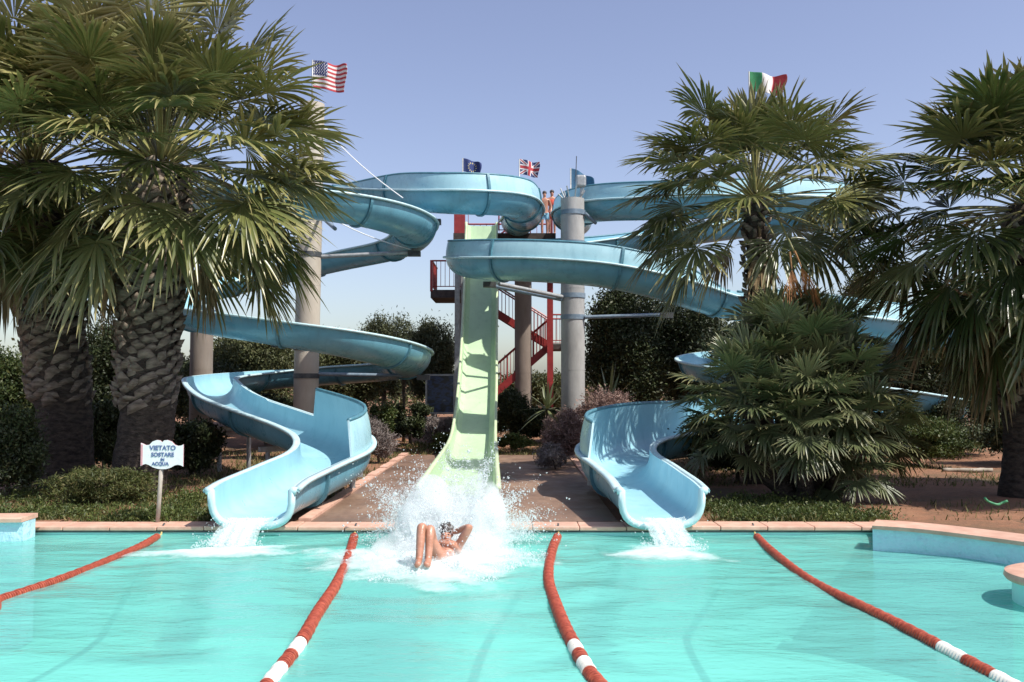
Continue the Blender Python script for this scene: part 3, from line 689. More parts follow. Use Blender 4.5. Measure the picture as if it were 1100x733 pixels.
def d_uk(u, v):
    x = (u - .5) * 2; y = v * 2 - 1
    if abs(x) < .12 or abs(y) < .2: return 2
    if abs(x) < .2 or abs(y) < .33: return 1
    dd = abs(abs(x) - abs(y)); 
    if dd < .09: return 2
    return 1 if dd < .24 else 0
def d_eu(u, v):
    x = (u - .5) * 1.5; y = v - .5; r_ = math.hypot(x, y); a = math.atan2(y, x) / (2 * math.pi) * 12
    return 1 if abs(r_ - .31) < .055 and abs((a % 1) - .5) > .5 - .34 * .5 else 0
d_it = lambda u, v: 0 if u < .33 else (1 if u < .67 else 2)
pt = W(336, 113, 26.6)
flag('national_flag', 'flag with stars and red and white stripes on the beige pillar', (pt.x - .02, 26.6, pt.z - .02), W(371, 80, 26.6).x - pt.x, .80, d_us, [M['fl_blue'], M['fl_white'], M['fl_red']], 1.34, .02, -.06, .6, .12)
p = W(558, 190, 34.5); flag('national_flag', 'blue, white and red crossed flag above the platform', (p.x, 34.5, zP), .70, .56, d_uk, [M['fl_blue'], M['fl_white'], M['fl_red']], W(558, 171, 34.5).z - zP, 0, -.12, .2, .1)
p = W(497, 190, 35.0); flag('union_flag', 'dark blue flag with ring of stars above the upper left slide', (p.x, 35.0, zP), .66, .50, d_eu, [M['fl_eu'], M['fl_yellow']], W(497, 170, 35).z - zP, 0, -.14, 1.4, .2)
p = W(806, 200, 29.5); flag('national_flag', 'green, white and red flag behind the top of the right palm', (p.x, 29.5, 0), 1.12, .62, d_it, [M['fl_green'], M['fl_white'], M['fl_red']], W(806, 77, 29.5).z, 0, -.1, .3, .05)
p = W(613, 205, 30.5); flag('club_flag', 'drooping dark teal flag beside the grey loudspeaker on the tall pillar', (p.x, 30.5, W(613, 224, 30.5).z), .72, .66, lambda u, v: 0, [M['fl_teal']], W(613, 181, 30.5).z - W(613, 224, 30.5).z, 2.2, .0, .8, .55)
# loudspeaker and antenna on the pillar
pt = W(622, 205, 27.5); t = thing('loudspeaker', 'small grey loudspeaker on a stalk above the bare steel bars', 'loudspeaker', (pt.x + .05, 27.4, W(615, 214, 27.4).z))
m = MB(); c = Vector((W(624, 195, 27.4).x, 27.4, W(624, 195, 27.4).z)); m.box((c.x - .15, c.y - .12, c.z - .18), (c.x + .15, c.y + .12, c.z + .18)); o = m.build('housing', M['steel'], t); b_ = o.modifiers.new('bevel', 'BEVEL'); b_.width = .06; b_.segments = 3
m = MB(); m.tube([(c.x, c.y, W(615, 214, 27.4).z), (c.x, c.y, c.z - .1)], .025, 8); m.build('stalk', M['steel'], t)
m = MB(); m.tube([(c.x - .15, c.y + .1, c.z), (c.x - .12, c.y + .1, W(620, 167, 27.4).z)], .014, 6); m.build('aerial', M['steel_dark'], t)

# ------------------------------------------------------------------ sign
ps = G(171, 12.75, 0.075); zt = W(175, 489, 12.75).z
t = thing('warning_sign', 'white scalloped board on a post with blue handwritten lettering', 'sign', (ps.x, 12.75, .075))
m = MB(); m.tube([(ps.x, 12.77, .0), (ps.x + .045, 12.77, zt - .1)], .03, 8); m.build('post', M['wood'], t, True)
cxs = ps.x + .06
outl = []
def sc(x): return x * .29
top = [(-1, .165), (-.9, .155), (-.75, .135), (-.6, .14), (-.45, .185), (-.25, .205), (-.1, .20), (0, .175), (.1, .20), (.25, .205), (.45, .185), (.6, .14), (.75, .125), (.9, .13), (1, .145)]
bot = [(1, -.155), (.9, -.14), (.75, -.13), (.6, -.14), (.42, -.17), (.2, -.19), (0, -.19), (-.2, -.185), (-.42, -.165), (-.6, -.135), (-.75, -.12), (-.9, -.13), (-1, -.15)]
outl = [(cxs + sc(x), zt + z) for x, z in top + bot]; n = len(outl); m = MB()
m.v = [(x, 12.735, z) for x, z in outl] + [(x, 12.755, z) for x, z in outl]
m.f = [list(range(n))[::-1], list(range(n, 2 * n))] + [[i, (i + 1) % n, n + (i + 1) % n, n + i] for i in range(n)]; m.mi = [0, 0] + [1] * n
m.build('board', [M['white'], M['pinkedge']], t)
m = MB(); m.box((cxs - .288, 12.731, zt - .14), (cxs - .262, 12.7345, zt + .145)); m.build('edge_stripe', M['pinkedge'], t)
def text(body, size, loc, par, mat, name='lettering', ext=.002):
    cu = bpy.data.curves.new('txt', 'FONT'); cu.body = body; cu.size = size; cu.align_x = 'CENTER'; cu.align_y = 'CENTER'; cu.extrude = ext; cu.offset = .0019
    tmp = bpy.data.objects.new('txt', cu); COL.objects.link(tmp); dg = bpy.context.evaluated_depsgraph_get()
    me = bpy.data.meshes.new_from_object(tmp.evaluated_get(dg)); bpy.data.objects.remove(tmp)
    me.materials.clear(); me.transform(Matrix.Translation(loc) @ Matrix.Rotation(R(90), 4, 'X')); return link_mesh(name, me, [mat], par)
text('VIETATO', .088, (cxs + .01, 12.731, zt + .095), t, M['blue_ink']); text('SOSTARE', .076, (cxs + .01, 12.731, zt + .005), t, M['blue_ink'])
text('IN', .052, (cxs + .01, 12.731, zt - .062), t, M['blue_ink']); text('ACQUA', .064, (cxs - .02, 12.731, zt - .118), t, M['blue_ink'])

# framed board on the left of the tower
a, b = W(458, 403, 30.5), W(488, 444, 30.5); t = thing('framed_board', 'dark framed notice board with blue shapes beside the grey tower posts', 'notice board', ((a.x + b.x) / 2, 30.5, .2))
k = NT('board_print'); f = k.noise(3.5, 4, k.obj((1, 1, 2)), .5); k.l(k.ramp(f, [(.42, (.012, .015, .02)), (.55, (.03, .06, .16)), (.62, (.015, .018, .022)), (.75, (.10, .15, .24))]), k.b.inputs['Base Color']); k.b.inputs['Roughness'].default_value = .3; M['print'] = k.m
m = MB(); m.box((a.x, 30.48, b.z), (b.x, 30.52, a.z)); m.build('panel', M['print'], t)
m = MB()
for lo, hi in (((a.x - .03, 30.45, b.z - .03), (a.x + .03, 30.55, a.z + .03)), ((b.x - .03, 30.45, b.z - .03), (b.x + .03, 30.55, a.z + .03)), ((a.x + .032, 30.451, a.z - .03), (b.x - .032, 30.549, a.z + .03)), ((a.x + .032, 30.451, b.z - .03), (b.x - .032, 30.549, b.z + .03))): m.box(lo, hi)
m.build('frame', M['steel'], t)
for x in (a.x, b.x):
    m = MB(); m.box((x - .03, 30.47, .0), (x + .03, 30.53, b.z - .032)); m.build('leg', M['steel'], t)

# ------------------------------------------------------------------ lane ropes
def lane(name, label, pts, whites, end_extra, rad=.053):
    P0 = []
    for (px, py) in pts:
        D = CAMZ * F / (py - HOR); D = min(D, EDGE - .06); q = W(px, py, D); P0.append((q.x, q.y, .0))
    P0 += end_extra
    C = catmull(np.array(P0), 12); C, S = resample(C, .02); C = smooth_arr(C, 6)
    C[:, 2] = .012 + .012 * np.sin(S * 1.7)
    t = thing(name, label, 'lane rope', tuple(C[0]), 'lane ropes across the pool')
    start = .35 if name else 0
    # float runs: ridged tubes
    runs = []; s0 = .22
    for (py0, py1) in whites:
        D0, D1 = CAMZ * F / (py0 - HOR), CAMZ * F / (py1 - HOR); i0 = int(np.argmin(np.abs(C[:, 1] - D0))); i1 = int(np.argmin(np.abs(C[:, 1] - D1)))
        runs.append((s0, S[i0], 'float_red')); runs.append((S[i0], S[i1], 'float_white')); s0 = S[i1]
    runs.append((s0, S[-1], 'float_red'))
    for (u0, u1, mt) in runs:
        if u1 - u0 < .05: continue
        pts = []; rr = []
        s = u0
        while s < u1:
            for ds, f in ((0, .42), (.007, .94), (.016, 1.05), (.025, .98), (.032, .46)):
                if s + ds > u1: break
                pts.append([np.interp(s + ds, S, C[:, j]) for j in range(3)]); rr.append(rad * f * (1 + .05 * math.sin(s * 37)))
            s += .036
        m = MB(); m.tube(pts, rr, 14); m.build('float_run', M[mt], t, True, 35)
    m = MB(); e = [tuple(C[0] + np.array([0, .02, .03]))] + [tuple(C[i]) for i in range(0, len(C), 6)]; m.tube(e, .012, 6); m.build('cord', M['cord'], t)
    m = MB(); q = C[0]; m.tube([(q[0], EDGE - .03, .06), (q[0], EDGE + .02, .135), (q[0], EDGE + .06, .135)], .012, 6); m.build('hook', M['steel_dark'], t)
    return t
lane('lane_rope', 'thin all red lane rope running from the warning sign to the left edge', [(173, 572), (150, 588), (110, 604), (60, 622), (0, 643), (-80, 670)], [], [(-8.2, 5.0, 0)], .045)
lane('lane_rope', 'red lane rope with white bands left of the bathing person', [(381, 572), (375, 596), (362, 624), (343, 655), (322, 690), (286, 733), (262, 770)], [(689.5, 702), (714, 731)], [(-1.9, 3.0, 0)])
lane('lane_rope', 'wavy red lane rope with white bands right of the green slide', [(600, 573), (593, 592), (589, 618), (597, 648), (610, 680), (634, 720), (655, 750)], [(691, 700), (709, 719)], [(.75, 3.0, 0)])
lane('lane_rope', 'red lane rope reaching towards the round pillar at right, one white band', [(811, 573), (826, 590), (868, 620), (920, 648), (1000, 688), (1090, 733), (1150, 765)], [(693, 706), (722, 738)], [(4.4, 4.0, 0)], .047)

# ------------------------------------------------------------------ palms
def fan_leaf(V, Q, TN, base, d0, pet_len, Rf, droop, hang, nseg=40, spread=125, dry=0.0, sag=0.5, tone=0.5, cup=.25, rg=rng):
    """one fan frond; appends to lists. d0 = start direction (unit)"""
    d0 = Vector(d0).normalized(); pts = []; p = Vector(base); dd = d0.copy(); ns = 6
    for i in range(ns + 1):
        pts.append(p.copy()); dd = (dd + Vector((0, 0, -sag * .16))).normalized(); p = p + dd * (pet_len / ns)
    # stalk
    r = dd.cross(Vector((0, 0, 1)));
    if r.length < .05: r = Vector((rg.normal(), rg.normal(), 0))
    r.normalize()
    b = sum(len(v) for v in V); sv = []; sq = []
    for i, q in enumerate(pts):
        ww = .028 * (1.2 - .6 * i / ns); nn = r.cross(dd)
        sv += [q - r * ww, q + nn * ww * .8, q + r * ww, q - nn * ww * .5]
    for i in range(ns):
        for j in range(4): sq.append((b + i * 4 + j, b + i * 4 + (j + 1) % 4, b + (i + 1) * 4 + (j + 1) % 4, b + (i + 1) * 4 + j))
    V.append(np.array([list(x) for x in sv])); Q.append(np.array(sq)); TN.append(np.tile([[.8, .25 + .5 * dry]], (len(sv), 1)))
    c = np.array(pts[-1]); a = np.array(dd); s_ = np.array(r); nrm = np.cross(s_, a)
    if nrm[2] < 0: nrm = -nrm
    tw = rg.normal(0, .25); s_, nrm = s_ * math.cos(tw) + nrm * math.sin(tw), nrm * math.cos(tw) - s_ * math.sin(tw)
    phi = np.radians(np.linspace(-spread, spread, nseg)) + rg.normal(0, .03, nseg)
    L = Rf * (1 - .30 * (np.abs(phi) / np.radians(spread)) ** 2) * rg.uniform(.82, 1.06, nseg)
    dirs = np.cos(phi)[:, None] * a + np.sin(phi)[:, None] * s_ + cup * np.abs(np.sin(phi / 1.4))[:, None] * nrm * .8
    dirs /= np.linalg.norm(dirs, axis=1)[:, None]
    side = -np.sin(phi)[:, None] * a + np.cos(phi)[:, None] * s_; side /= np.linalg.norm(side, axis=1)[:, None]
    ts = np.array([.03, .30, .52, .70, .86, 1.0]); ang = np.radians(2 * spread) / nseg
    wid = np.array([.03, .30, .50, .52, .30, .015]) * ang * .96
    hk = rg.uniform(.3, 1.9, nseg) * hang; tone = tone + rg.normal(0, .13); dry = dry + max(0, rg.normal(-.05, .13))
    vs = np.zeros((nseg, len(ts), 3, 3)); tn = np.zeros((nseg, len(ts), 3, 2))
    jit = rg.normal(0, .032, (nseg, 3)); base_t = tone + rg.normal(0, .10, nseg)
    for ti, tt in enumerate(ts):
        e = max(0, tt - .42) / .58
        ctr = c + dirs * (L * tt)[:, None] * 1.0
        bend = (hk * e ** 1.7 * L * .62)[:, None]
        ctr = ctr - dirs * bend * .38 + jit * (L * e)[:, None] * 2
        ctr[:, 2] -= bend[:, 0] + droop * L * tt * tt * .30
        hw = (wid[ti] * L * .62)[:, None]
        fold = nrm[None, :] * hw * .55
        vs[:, ti, 0] = ctr - side * hw + fold * .5; vs[:, ti, 1] = ctr - fold * .5; vs[:, ti, 2] = ctr + side * hw + fold * .5
        tn[:, ti, :, 0] = np.clip(base_t, 0, 1)[:, None]
        tipdry = np.clip((tt - .72) / .28, 0, 1) * .75 * rg.uniform(.2, 1, nseg)
        tn[:, ti, :, 1] = np.clip(dry + tipdry, 0, 1)[:, None]
    b = sum(len(v) for v in V); K = len(ts) * 3
    base_i = (np.arange(nseg) * K)[:, None, None, None] + (np.arange(len(ts) - 1) * 3)[None, :, None, None] + np.arange(2)[None, None, :, None]
    q = base_i + np.array([0, 1, 4, 3])[None, None, None, :]
    q = q[rg.random(nseg) > .06]; V.append(vs.reshape(-1, 3)); Q.append(b + q.reshape(-1, 4)); TN.append(tn.reshape(-1, 2))

def palm(name, label, base, top, r0, r1, nf, pet, Rf, seed, mat='palm', skirt=18, boots=(.35, 1.0), elev=(82, -42), hang=.9, sag=.6, orange=0, nseg=40, tone=.5, boot_n=260, azbias=None, extra=()):
    rg = np.random.default_rng(seed); base = Vector(base); top = Vector(top); t = thing(name, label, 'palm', base)
    H = (top - base).length; m = MB(); npt = 26; n = 28
    pts = [base.lerp(top, i / (npt - 1)) + Vector((.05 * math.sin(i * .5 + seed), .03 * math.sin(i * .4), 0)) for i in range(npt)]
    rr = [(r0 * 1.12 if i == 0 else r0 * (1 + .1 * math.exp(-i * .6))) * (1 - i / (npt - 1)) + r1 * i / (npt - 1) for i in range(npt)]
    rr = [q * (1 + .03 * math.sin(i * 2.9)) for i, q in enumerate(rr)]
    pts[0] = pts[0] - Vector((0, 0, .15)); m.tube(pts, rr, n); trunk = m.build('trunk', M['bark'], t, True)
    # leaf-base boots in spirals
    BV = []; BQ = []
    for k in range(boot_n):
        f = boots[0] + (boots[1] - boots[0]) * (k + .5) / boot_n; a = k * 2.39996 + rg.normal(0, .08)
        q = base.lerp(top, f); rad = r0 * (1 - f) + r1 * f
        o_ = Vector((math.cos(a), math.sin(a), 0)); s_ = Vector((-math.sin(a), math.cos(a), 0)); u = Vector((0, 0, 1))
        hw = rg.uniform(.085, .14) * min(1.2, rad / .42); hh = rg.uniform(.13, .26); stick = rg.uniform(.07, .16)
        sl_ = rg.normal(.55, .18); s_, u = s_ * math.cos(sl_) + u * math.sin(sl_), u * math.cos(sl_) - s_ * math.sin(sl_)
        lean = s_ * rg.normal(0, .05); c = q + o_ * (rad * .96); hw *= rg.uniform(.9, 1.35); hh *= .8
        pv = [c - s_ * hw * 1.05 - u * hh * .25, c + s_ * hw * 1.0 - u * hh * .45, c + s_ * hw * .75 + u * hh * .45 + o_ * stick * 1.1 + lean, c - s_ * hw * .6 + u * hh * .5 + o_ * stick * .8 + lean,
              c + o_ * (stick * .55 + .03) - u * hh * .1, c + u * hh * .6 + o_ * (stick * .2) + lean]
        b = len(BV); BV += [list(x) for x in pv]
        BQ += [(b, b + 1, b + 4), (b + 1, b + 2, b + 4), (b + 2, b + 3, b + 4), (b + 3, b, b + 4), (b + 3, b + 2, b + 5), (b + 2, b + 1, b + 5), (b, b + 3, b + 5)]
    if boot_n: np_mesh('leaf_bases', BV, BQ, M['boot'], t)
    V, Q, TN = [], [], []
    for k in range(nf):
        f = (k + .5) / nf; el = R(elev[0] + (elev[1] - elev[0]) * f ** .85 + rg.normal(0, 6)); a = k * 2.39996 + rg.normal(0, .25)
        if azbias and rg.random() < azbias[1]: a = azbias[0] + rg.normal(0, .9)
        d_ = Vector((math.cos(a) * math.cos(el), math.sin(a) * math.cos(el), math.sin(el)))
        q = top + Vector((d_.x * r1 * .6, d_.y * r1 * .6, .25 - .55 * f))
        age = f; fan_leaf(V, Q, TN, q, d_, pet * rg.uniform(.75, 1.15) * (.75 + .4 * min(1, f * 2)), Rf * rg.uniform(.85, 1.12), .25 + .5 * age, hang * (.25 + .9 * age) * rg.uniform(.7, 1.25), nseg, 118, .0 + .22 * max(0, age - .65), sag * (.3 + .9 * age), tone + .12 * (1 - 2 * age), .22, rg)
    for (az, el, pm, rm) in extra:
        d_ = Vector((math.cos(az) * math.cos(el), math.sin(az) * math.cos(el), math.sin(el))); fan_leaf(V, Q, TN, top + d_ * .2, d_, pet * pm, Rf * rm, .3, hang * .8, nseg, 112, .03, sag * .6, tone + .08, .2, rg)
    np_mesh('crown', np.vstack(V), np.vstack(Q), M[mat], t, np.vstack(TN))
    if skirt:
        V, Q, TN = [], [], []
        for k in range(skirt):
            el = R(rg.uniform(-84, -50)); a = k * 2.39996 * 1.03 + rg.normal(0, .3)
            d_ = Vector((math.cos(a) * math.cos(el), math.sin(a) * math.cos(el), math.sin(el))); q = top + Vector((math.cos(a) * r1 * .9, math.sin(a) * r1 * .9, -.35 - rg.uniform(0, .5)))
            fan_leaf(V, Q, TN, q, d_, pet * rg.uniform(.5, .8), Rf * rg.uniform(.6, .85), .6, .7, 24, 80, .5, .4, .5, .1, rg)
        np_mesh('dead_fronds', np.vstack(V), np.vstack(Q), M['palm_dry'], t, np.vstack(TN))
    if orange:
        V, Q, TN = [], [], []
        for q in orange:
            fan_leaf(V, Q, TN, q, Vector((.42, -.1, -.85)), .3, 1.0, .2, .15, 40, 52, .1, .4, .6, .05, rg)
            fan_leaf(V, Q, TN, q + Vector((-.05, .1, 0)), Vector((.1, -.1, -.95)), .3, .9, .2, .15, 34, 42, .2, .4, .4, .05, rg)
        stk = MB(); stk.tube([top + Vector((0, -.1, .0)), top.lerp(orange[0], .5) + Vector((0, 0, .28)), orange[0] + Vector((-.03, .05, .1)), orange[0]], [.035, .028, .02, .018], 6); stk.build('orange_frond_stalk', M['petiole'], t, True)
        np_mesh('orange_frond', np.vstack(V), np.vstack(Q), M['palm_orange'], t, np.vstack(TN))
    return t
GR = 'fan palms round the slides'
# left front palm
palm('fan_palm', 'thick fan palm with grey leaf-base trunk just behind the white sign', G(152, 16.2, .07), W(172, 178, 16.2), .45, .50, 104, 1.7, 1.15, 11, skirt=6, boots=(.26, .99), tone=.64, boot_n=360, hang=.18, sag=.34, elev=(86, -40), nseg=44, extra=[(-.2, .62, 1.25, 1.1), (.15, .40, 1.3, 1.1), (-.35, .22, 1.3, 1.1), (.3, .05, 1.25, 1.1), (-.15, -.1, 1.3, 1.1), (-.5, -.3, 1.2, 1.1), (-1.2, .5, 1.1, 1.1), (-1.5, .1, 1.1, 1.1), (-1.9, .75, 1.15, 1.1), (.1, .85, 1.25, 1.1), (-.3, 1.15, 1.35, 1.25), (.6, 1.2, 1.4, 1.25), (2.6, 1.2, 1.35, 1.2), (-1.4, 1.25, 1.4, 1.25), (1.6, 1.35, 1.45, 1.3), (.2, 1.0, 1.3, 1.2), (3.4, 1.0, 1.3, 1.2), (-2.3, 1.1, 1.3, 1.2)])
palm('fan_palm', 'thick fan palm at the far left edge with brown hanging fronds', G(78, 17.6, .07), W(36, 180, 17.6), .48, .54, 98, 1.75, 1.15, 23, skirt=10, boots=(.26, .99), tone=.56, boot_n=360, hang=.18, sag=.34, elev=(86, -42), nseg=44, extra=[(-1.4, .8, 1.2, 1.1), (-1.0, .5, 1.2, 1.1), (-1.6, .2, 1.2, 1.1), (.0, 1.15, 1.3, 1.25), (3.0, 1.2, 1.35, 1.2), (-1.5, 1.25, 1.4, 1.25), (1.6, 1.35, 1.4, 1.3), (-.7, 1.0, 1.3, 1.2), (-2.3, 1.1, 1.35, 1.2)])
palm('fan_palm', 'slender fan palm with orange dead frond rising above the dwarf palm', G(815, 18.2, .07), W(812, 213, 18.2), .25, .20, 60, 1.40, 1.08, 5, skirt=3, boots=(.5, .98), orange=[W(853, 270, 16.0)], tone=.62, boot_n=110, extra=[(.0, .15, 1.2, 1.1), (-.3, .4, 1.2, 1.1), (.2, .6, 1.15, 1.1), (3.0, .15, 1.15, 1.1), (3.3, .45, 1.15, 1.1), (2.8, .7, 1.15, 1.1), (-.2, .85, 1.2, 1.15), (3.5, 1.0, 1.2, 1.15), (-.1, -.15, 1.2, 1.1), (3.2, -.15, 1.15, 1.1)], elev=(86, -24), hang=.20, sag=.34, nseg=44)
palm('fan_palm', 'dark fan palm cut by the right edge of the photo', G(1098, 15.8, .07), W(1112, 225, 15.8), .38, .42, 122, 1.75, 1.25, 31, skirt=22, boots=(.3, .98), tone=.36, boot_n=220, hang=.24, sag=.36, elev=(86, -66), nseg=46)  # low leaf tone paints this palm's shade into its colour

def dwarf_cluster(label, stems, seed):
    rg = np.random.default_rng(seed); b0 = Vector(stems[0][0]); t = thing('dwarf_palm', label, 'palm', b0)
    for (b, tp, r_, nf, pet, Rf) in stems:
        b = Vector(b); tp = Vector(tp); m = MB(); m.tube([b.lerp(tp, i / 8) + Vector((.04 * math.sin(i), 0, 0)) for i in range(9)], [r_ * (1.1 + .12 * math.sin(i * 2.3)) for i in range(9)], 14); m.build('trunk', M['bark'], t, True)
        V, Q, TN = [], [], []
        for k in range(nf):
            f = (k + .5) / nf; el = R(85 - 125 * f ** .9 + rg.normal(0, 7)); a = k * 2.39996 + rg.normal(0, .3); d_ = Vector((math.cos(a) * math.cos(el), math.sin(a) * math.cos(el), math.sin(el)))
            fan_leaf(V, Q, TN, tp + d_ * .1, d_, pet * rg.uniform(.7, 1.2), Rf * rg.uniform(.8, 1.15), .10, .08 + .16 * f, 34, 112, .08 * f, .22, .5 + .15 * (1 - 2 * f), .15, rg)
        np_mesh('crown', np.vstack(V), np.vstack(Q), M['dwarf'], t, np.vstack(TN))
g = lambda px, D: G(px, D, .0)
dwarf_cluster('big bushy dwarf palm clump with several stems right of the right slide', [
 (g(855, 15.8), W(855, 405, 15.6), .17, 56, .78, .60), (g(848, 15.5), W(802, 432, 15.3), .15, 46, .66, .56), (g(872, 15.5), W(905, 425, 15.3), .15, 52, .74, .60), (g(850, 16.3), W(838, 375, 16.4), .15, 44, .70, .60), (g(862, 16.4), W(880, 380, 16.5), .14, 44, .70, .60),
 (g(862, 15.2), W(858, 456, 14.9), .14, 44, .62, .52), (g(878, 15.4), W(932, 468, 15.1), .12, 36, .58, .50), (g(846, 15.4), W(786, 462, 15.5), .12, 26, .48, .46), (g(888, 15.3), W(908, 498, 15.1), .12, 22, .44, .44)], 41)

# ------------------------------------------------------------------ leafy trees and shrubs
def leaf_cloud(blobs, per, size, rg, aspect=2.2, shell=.55, up=.25, tonebase=.5):
    """blobs: (center, (rx,ry,rz)); returns V,Q,T"""
    Vs = []; Ts = []
    for (c, rad, nmul) in blobs:
        n = int(per * nmul); d_ = rg.normal(size=(n, 3)); d_ /= np.linalg.norm(d_, axis=1)[:, None]
        rr = shell + (1.06 - shell) * rg.random(n) ** .6; rr *= 1 + .24 * rg.normal(size=n); rr += .65 * (rg.random(n) < .12) * rg.random(n)
        p = np.array(c) + d_ * rr[:, None] * np.array(rad)
        ax = rg.normal(size=(n, 3)) * .8 + d_ * .5; ax[:, 2] += up; ax /= np.linalg.norm(ax, axis=1)[:, None]
        sd_ = np.cross(ax, rg.normal(size=(n, 3))); sd_ /= np.linalg.norm(sd_, axis=1)[:, None] + 1e-9
        s = size * rg.uniform(.6, 1.4, n)[:, None]
        v = np.stack([p - ax * s * .5, p + sd_ * s / aspect * .5, p + ax * s * .5, p - sd_ * s / aspect * .5], 1)
        Vs.append(v.reshape(-1, 3)); tt = np.clip(tonebase + rg.normal(0, .13) + rg.normal(0, .15, n), 0, 1); dr = np.clip(rg.normal(.0, .22, n), 0, 1)
        Ts.append(np.repeat(np.stack([tt, dr], 1), 4, 0))
    V = np.vstack(Vs); return V, np.arange(len(V)).reshape(-1, 4), np.vstack(Ts)
def tree(name, label, px, D, top_py, wpx, mat, seed, cat='tree', bot_py=None, nblob=16, per=900, size=.13, trunk_r=.12, flat=.8, aspect=2.2, shell=.45, group=None, trunk_name='trunk', tone=.5, tall=1.0):
    rg = np.random.default_rng(seed); g0 = G(px, D, 0); gz = hz(g0.x, D); zt_ = W(px, top_py, D).z; wid = wpx * D / F
    zb_ = gz + .15 * (zt_ - gz) if bot_py is None else max(gz - .05, W(px, bot_py, D).z)
    t = thing(name, label, cat, (g0.x, D, gz), group)
    cz = (zt_ + zb_) / 2; hh = (zt_ - zb_) / 2; blobs = []; limb = MB()
    limb.tube([(g0.x + .03 * math.sin(i), D, gz - .2 + (cz - gz + .2) * i / 6) for i in range(7)], [trunk_r * (1.25 - .75 * i / 6) for i in range(7)], 10)
    for k in range(nblob):
        th = k * 2.39996 + rg.normal(0, .6); u = -1 + 2 * (k + .5) / nblob; e = math.sqrt(max(0.05, 1 - (u * .9) ** 2))
        q = rg.uniform(.35, .92); c = (g0.x + math.cos(th) * e * wid / 2 * q, D + math.sin(th) * e * wid / 2 * q * .8, cz + u * hh * .74)
        rb = rg.uniform(.18, .42); rad = (wid / 2 * rb * 1.15, wid / 2 * rb * 1.1, min(hh * rb * 1.1, wid / 2 * rb * 1.4 * tall)); blobs.append((c, rad, rb * 2.6))
        if k % 2 == 0: limb.tube([(g0.x, D, gz + (cz - gz) * rg.uniform(.5, .95)), ((g0.x + c[0]) / 2, (D + c[1]) / 2, (cz + c[2]) / 2 - .1 * hh), c], [trunk_r * .5, trunk_r * .33, trunk_r * .12], 6)
    limb.build(trunk_name, M['treebark'], t, True)
    V, Q, TT = leaf_cloud(blobs, per * 2.0, size * .72, rg, aspect, shell, .25, tone); np_mesh('crown' if cat == 'tree' else 'foliage', V, Q, M[mat], t, TT)
    return t
TB = 'trees behind the slides'; SH = 'shrubs in the slide garden'
tree('pine_tree', 'feathery grey-green pine behind the lower left slide loop, left of the framed board', 412, 42, 340, 62, 'pine', 1, nblob=18, per=1100, size=.20, aspect=3.5, group=TB)
tree('pine_tree', 'rounder dark pine directly above the framed board', 466, 40, 346, 62, 'pine', 2, nblob=18, per=1200, size=.20, aspect=3.5, group=TB, tone=.42)
tree('olive_tree', 'olive tree seen between the beige pillar and lower slide loop', 372, 38, 362, 90, 'olive', 3, nblob=18, per=1100, size=.17, group=TB)
tree('olive_tree', 'olive tree under the lower left loop, left of the beige pillar', 268, 34, 352, 120, 'olive', 4, nblob=20, per=1300, size=.16, group=TB)
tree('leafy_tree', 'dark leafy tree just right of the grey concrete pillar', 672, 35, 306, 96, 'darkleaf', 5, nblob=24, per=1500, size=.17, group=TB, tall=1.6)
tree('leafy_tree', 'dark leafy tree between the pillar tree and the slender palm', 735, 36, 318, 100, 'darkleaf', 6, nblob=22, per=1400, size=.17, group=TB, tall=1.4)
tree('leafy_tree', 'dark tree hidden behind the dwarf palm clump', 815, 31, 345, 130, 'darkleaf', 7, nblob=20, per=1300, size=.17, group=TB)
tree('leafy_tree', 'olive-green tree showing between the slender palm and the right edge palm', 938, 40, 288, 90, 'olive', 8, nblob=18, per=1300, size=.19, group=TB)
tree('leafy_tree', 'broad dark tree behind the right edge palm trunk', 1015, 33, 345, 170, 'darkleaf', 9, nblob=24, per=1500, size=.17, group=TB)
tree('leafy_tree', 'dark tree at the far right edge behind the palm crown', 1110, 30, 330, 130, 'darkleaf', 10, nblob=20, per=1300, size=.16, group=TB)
tree('leafy_tree', 'low dark tree behind the red stairs and brown pillar', 575, 44, 402, 90, 'olive', 12, nblob=14, per=1000, size=.2, group=TB, tone=.4)
tree('leafy_tree', 'dark leafy tree behind the far left palm trunk', 20, 24, 378, 110, 'bright', 13, nblob=18, per=1300, size=.13, group=TB, tone=.25)
tree('leafy_tree', 'dark tree in the gap between the two left palm trunks', 118, 25, 355, 90, 'darkleaf', 14, nblob=18, per=1300, size=.14, group=TB)
tree('leafy_tree', 'dark tree behind the sign, right of the left palm trunk', 205, 33.0, 385, 130, 'darkleaf', 15, nblob=18, per=1400, size=.13, group=TB, tall=1.4)
tree('round_shrub', 'clipped bright green shrub right of the left slide end', 403, 25.5, 434, 42, 'bright', 16, 'shrub', nblob=12, per=800, size=.09, trunk_r=.05, group=SH)
tree('dry_shrub', 'pale grey twiggy bush beside the bend of the left slide', 406, 22.5, 452, 46, 'greybush', 17, 'shrub', nblob=10, per=700, size=.16, aspect=8, trunk_r=.03, group=SH)
tree('dry_shrub', 'grey flowering shrub at the foot of the grey tower posts', 474, 27, 447, 40, 'greybush', 18, 'shrub', nblob=10, per=600, size=.12, aspect=4, trunk_r=.03, group=SH)
tree('low_shrub', 'yellow-green shrub below the framed board', 480, 25.6, 466, 32, 'bright', 19, 'shrub', nblob=8, per=500, size=.09, trunk_r=.03, group=SH)
tree('dark_shrub', 'dark shrub between the round green shrub and the framed board', 440, 28, 432, 56, 'darkleaf', 20, 'shrub', nblob=12, per=900, size=.11, trunk_r=.05, group=SH)
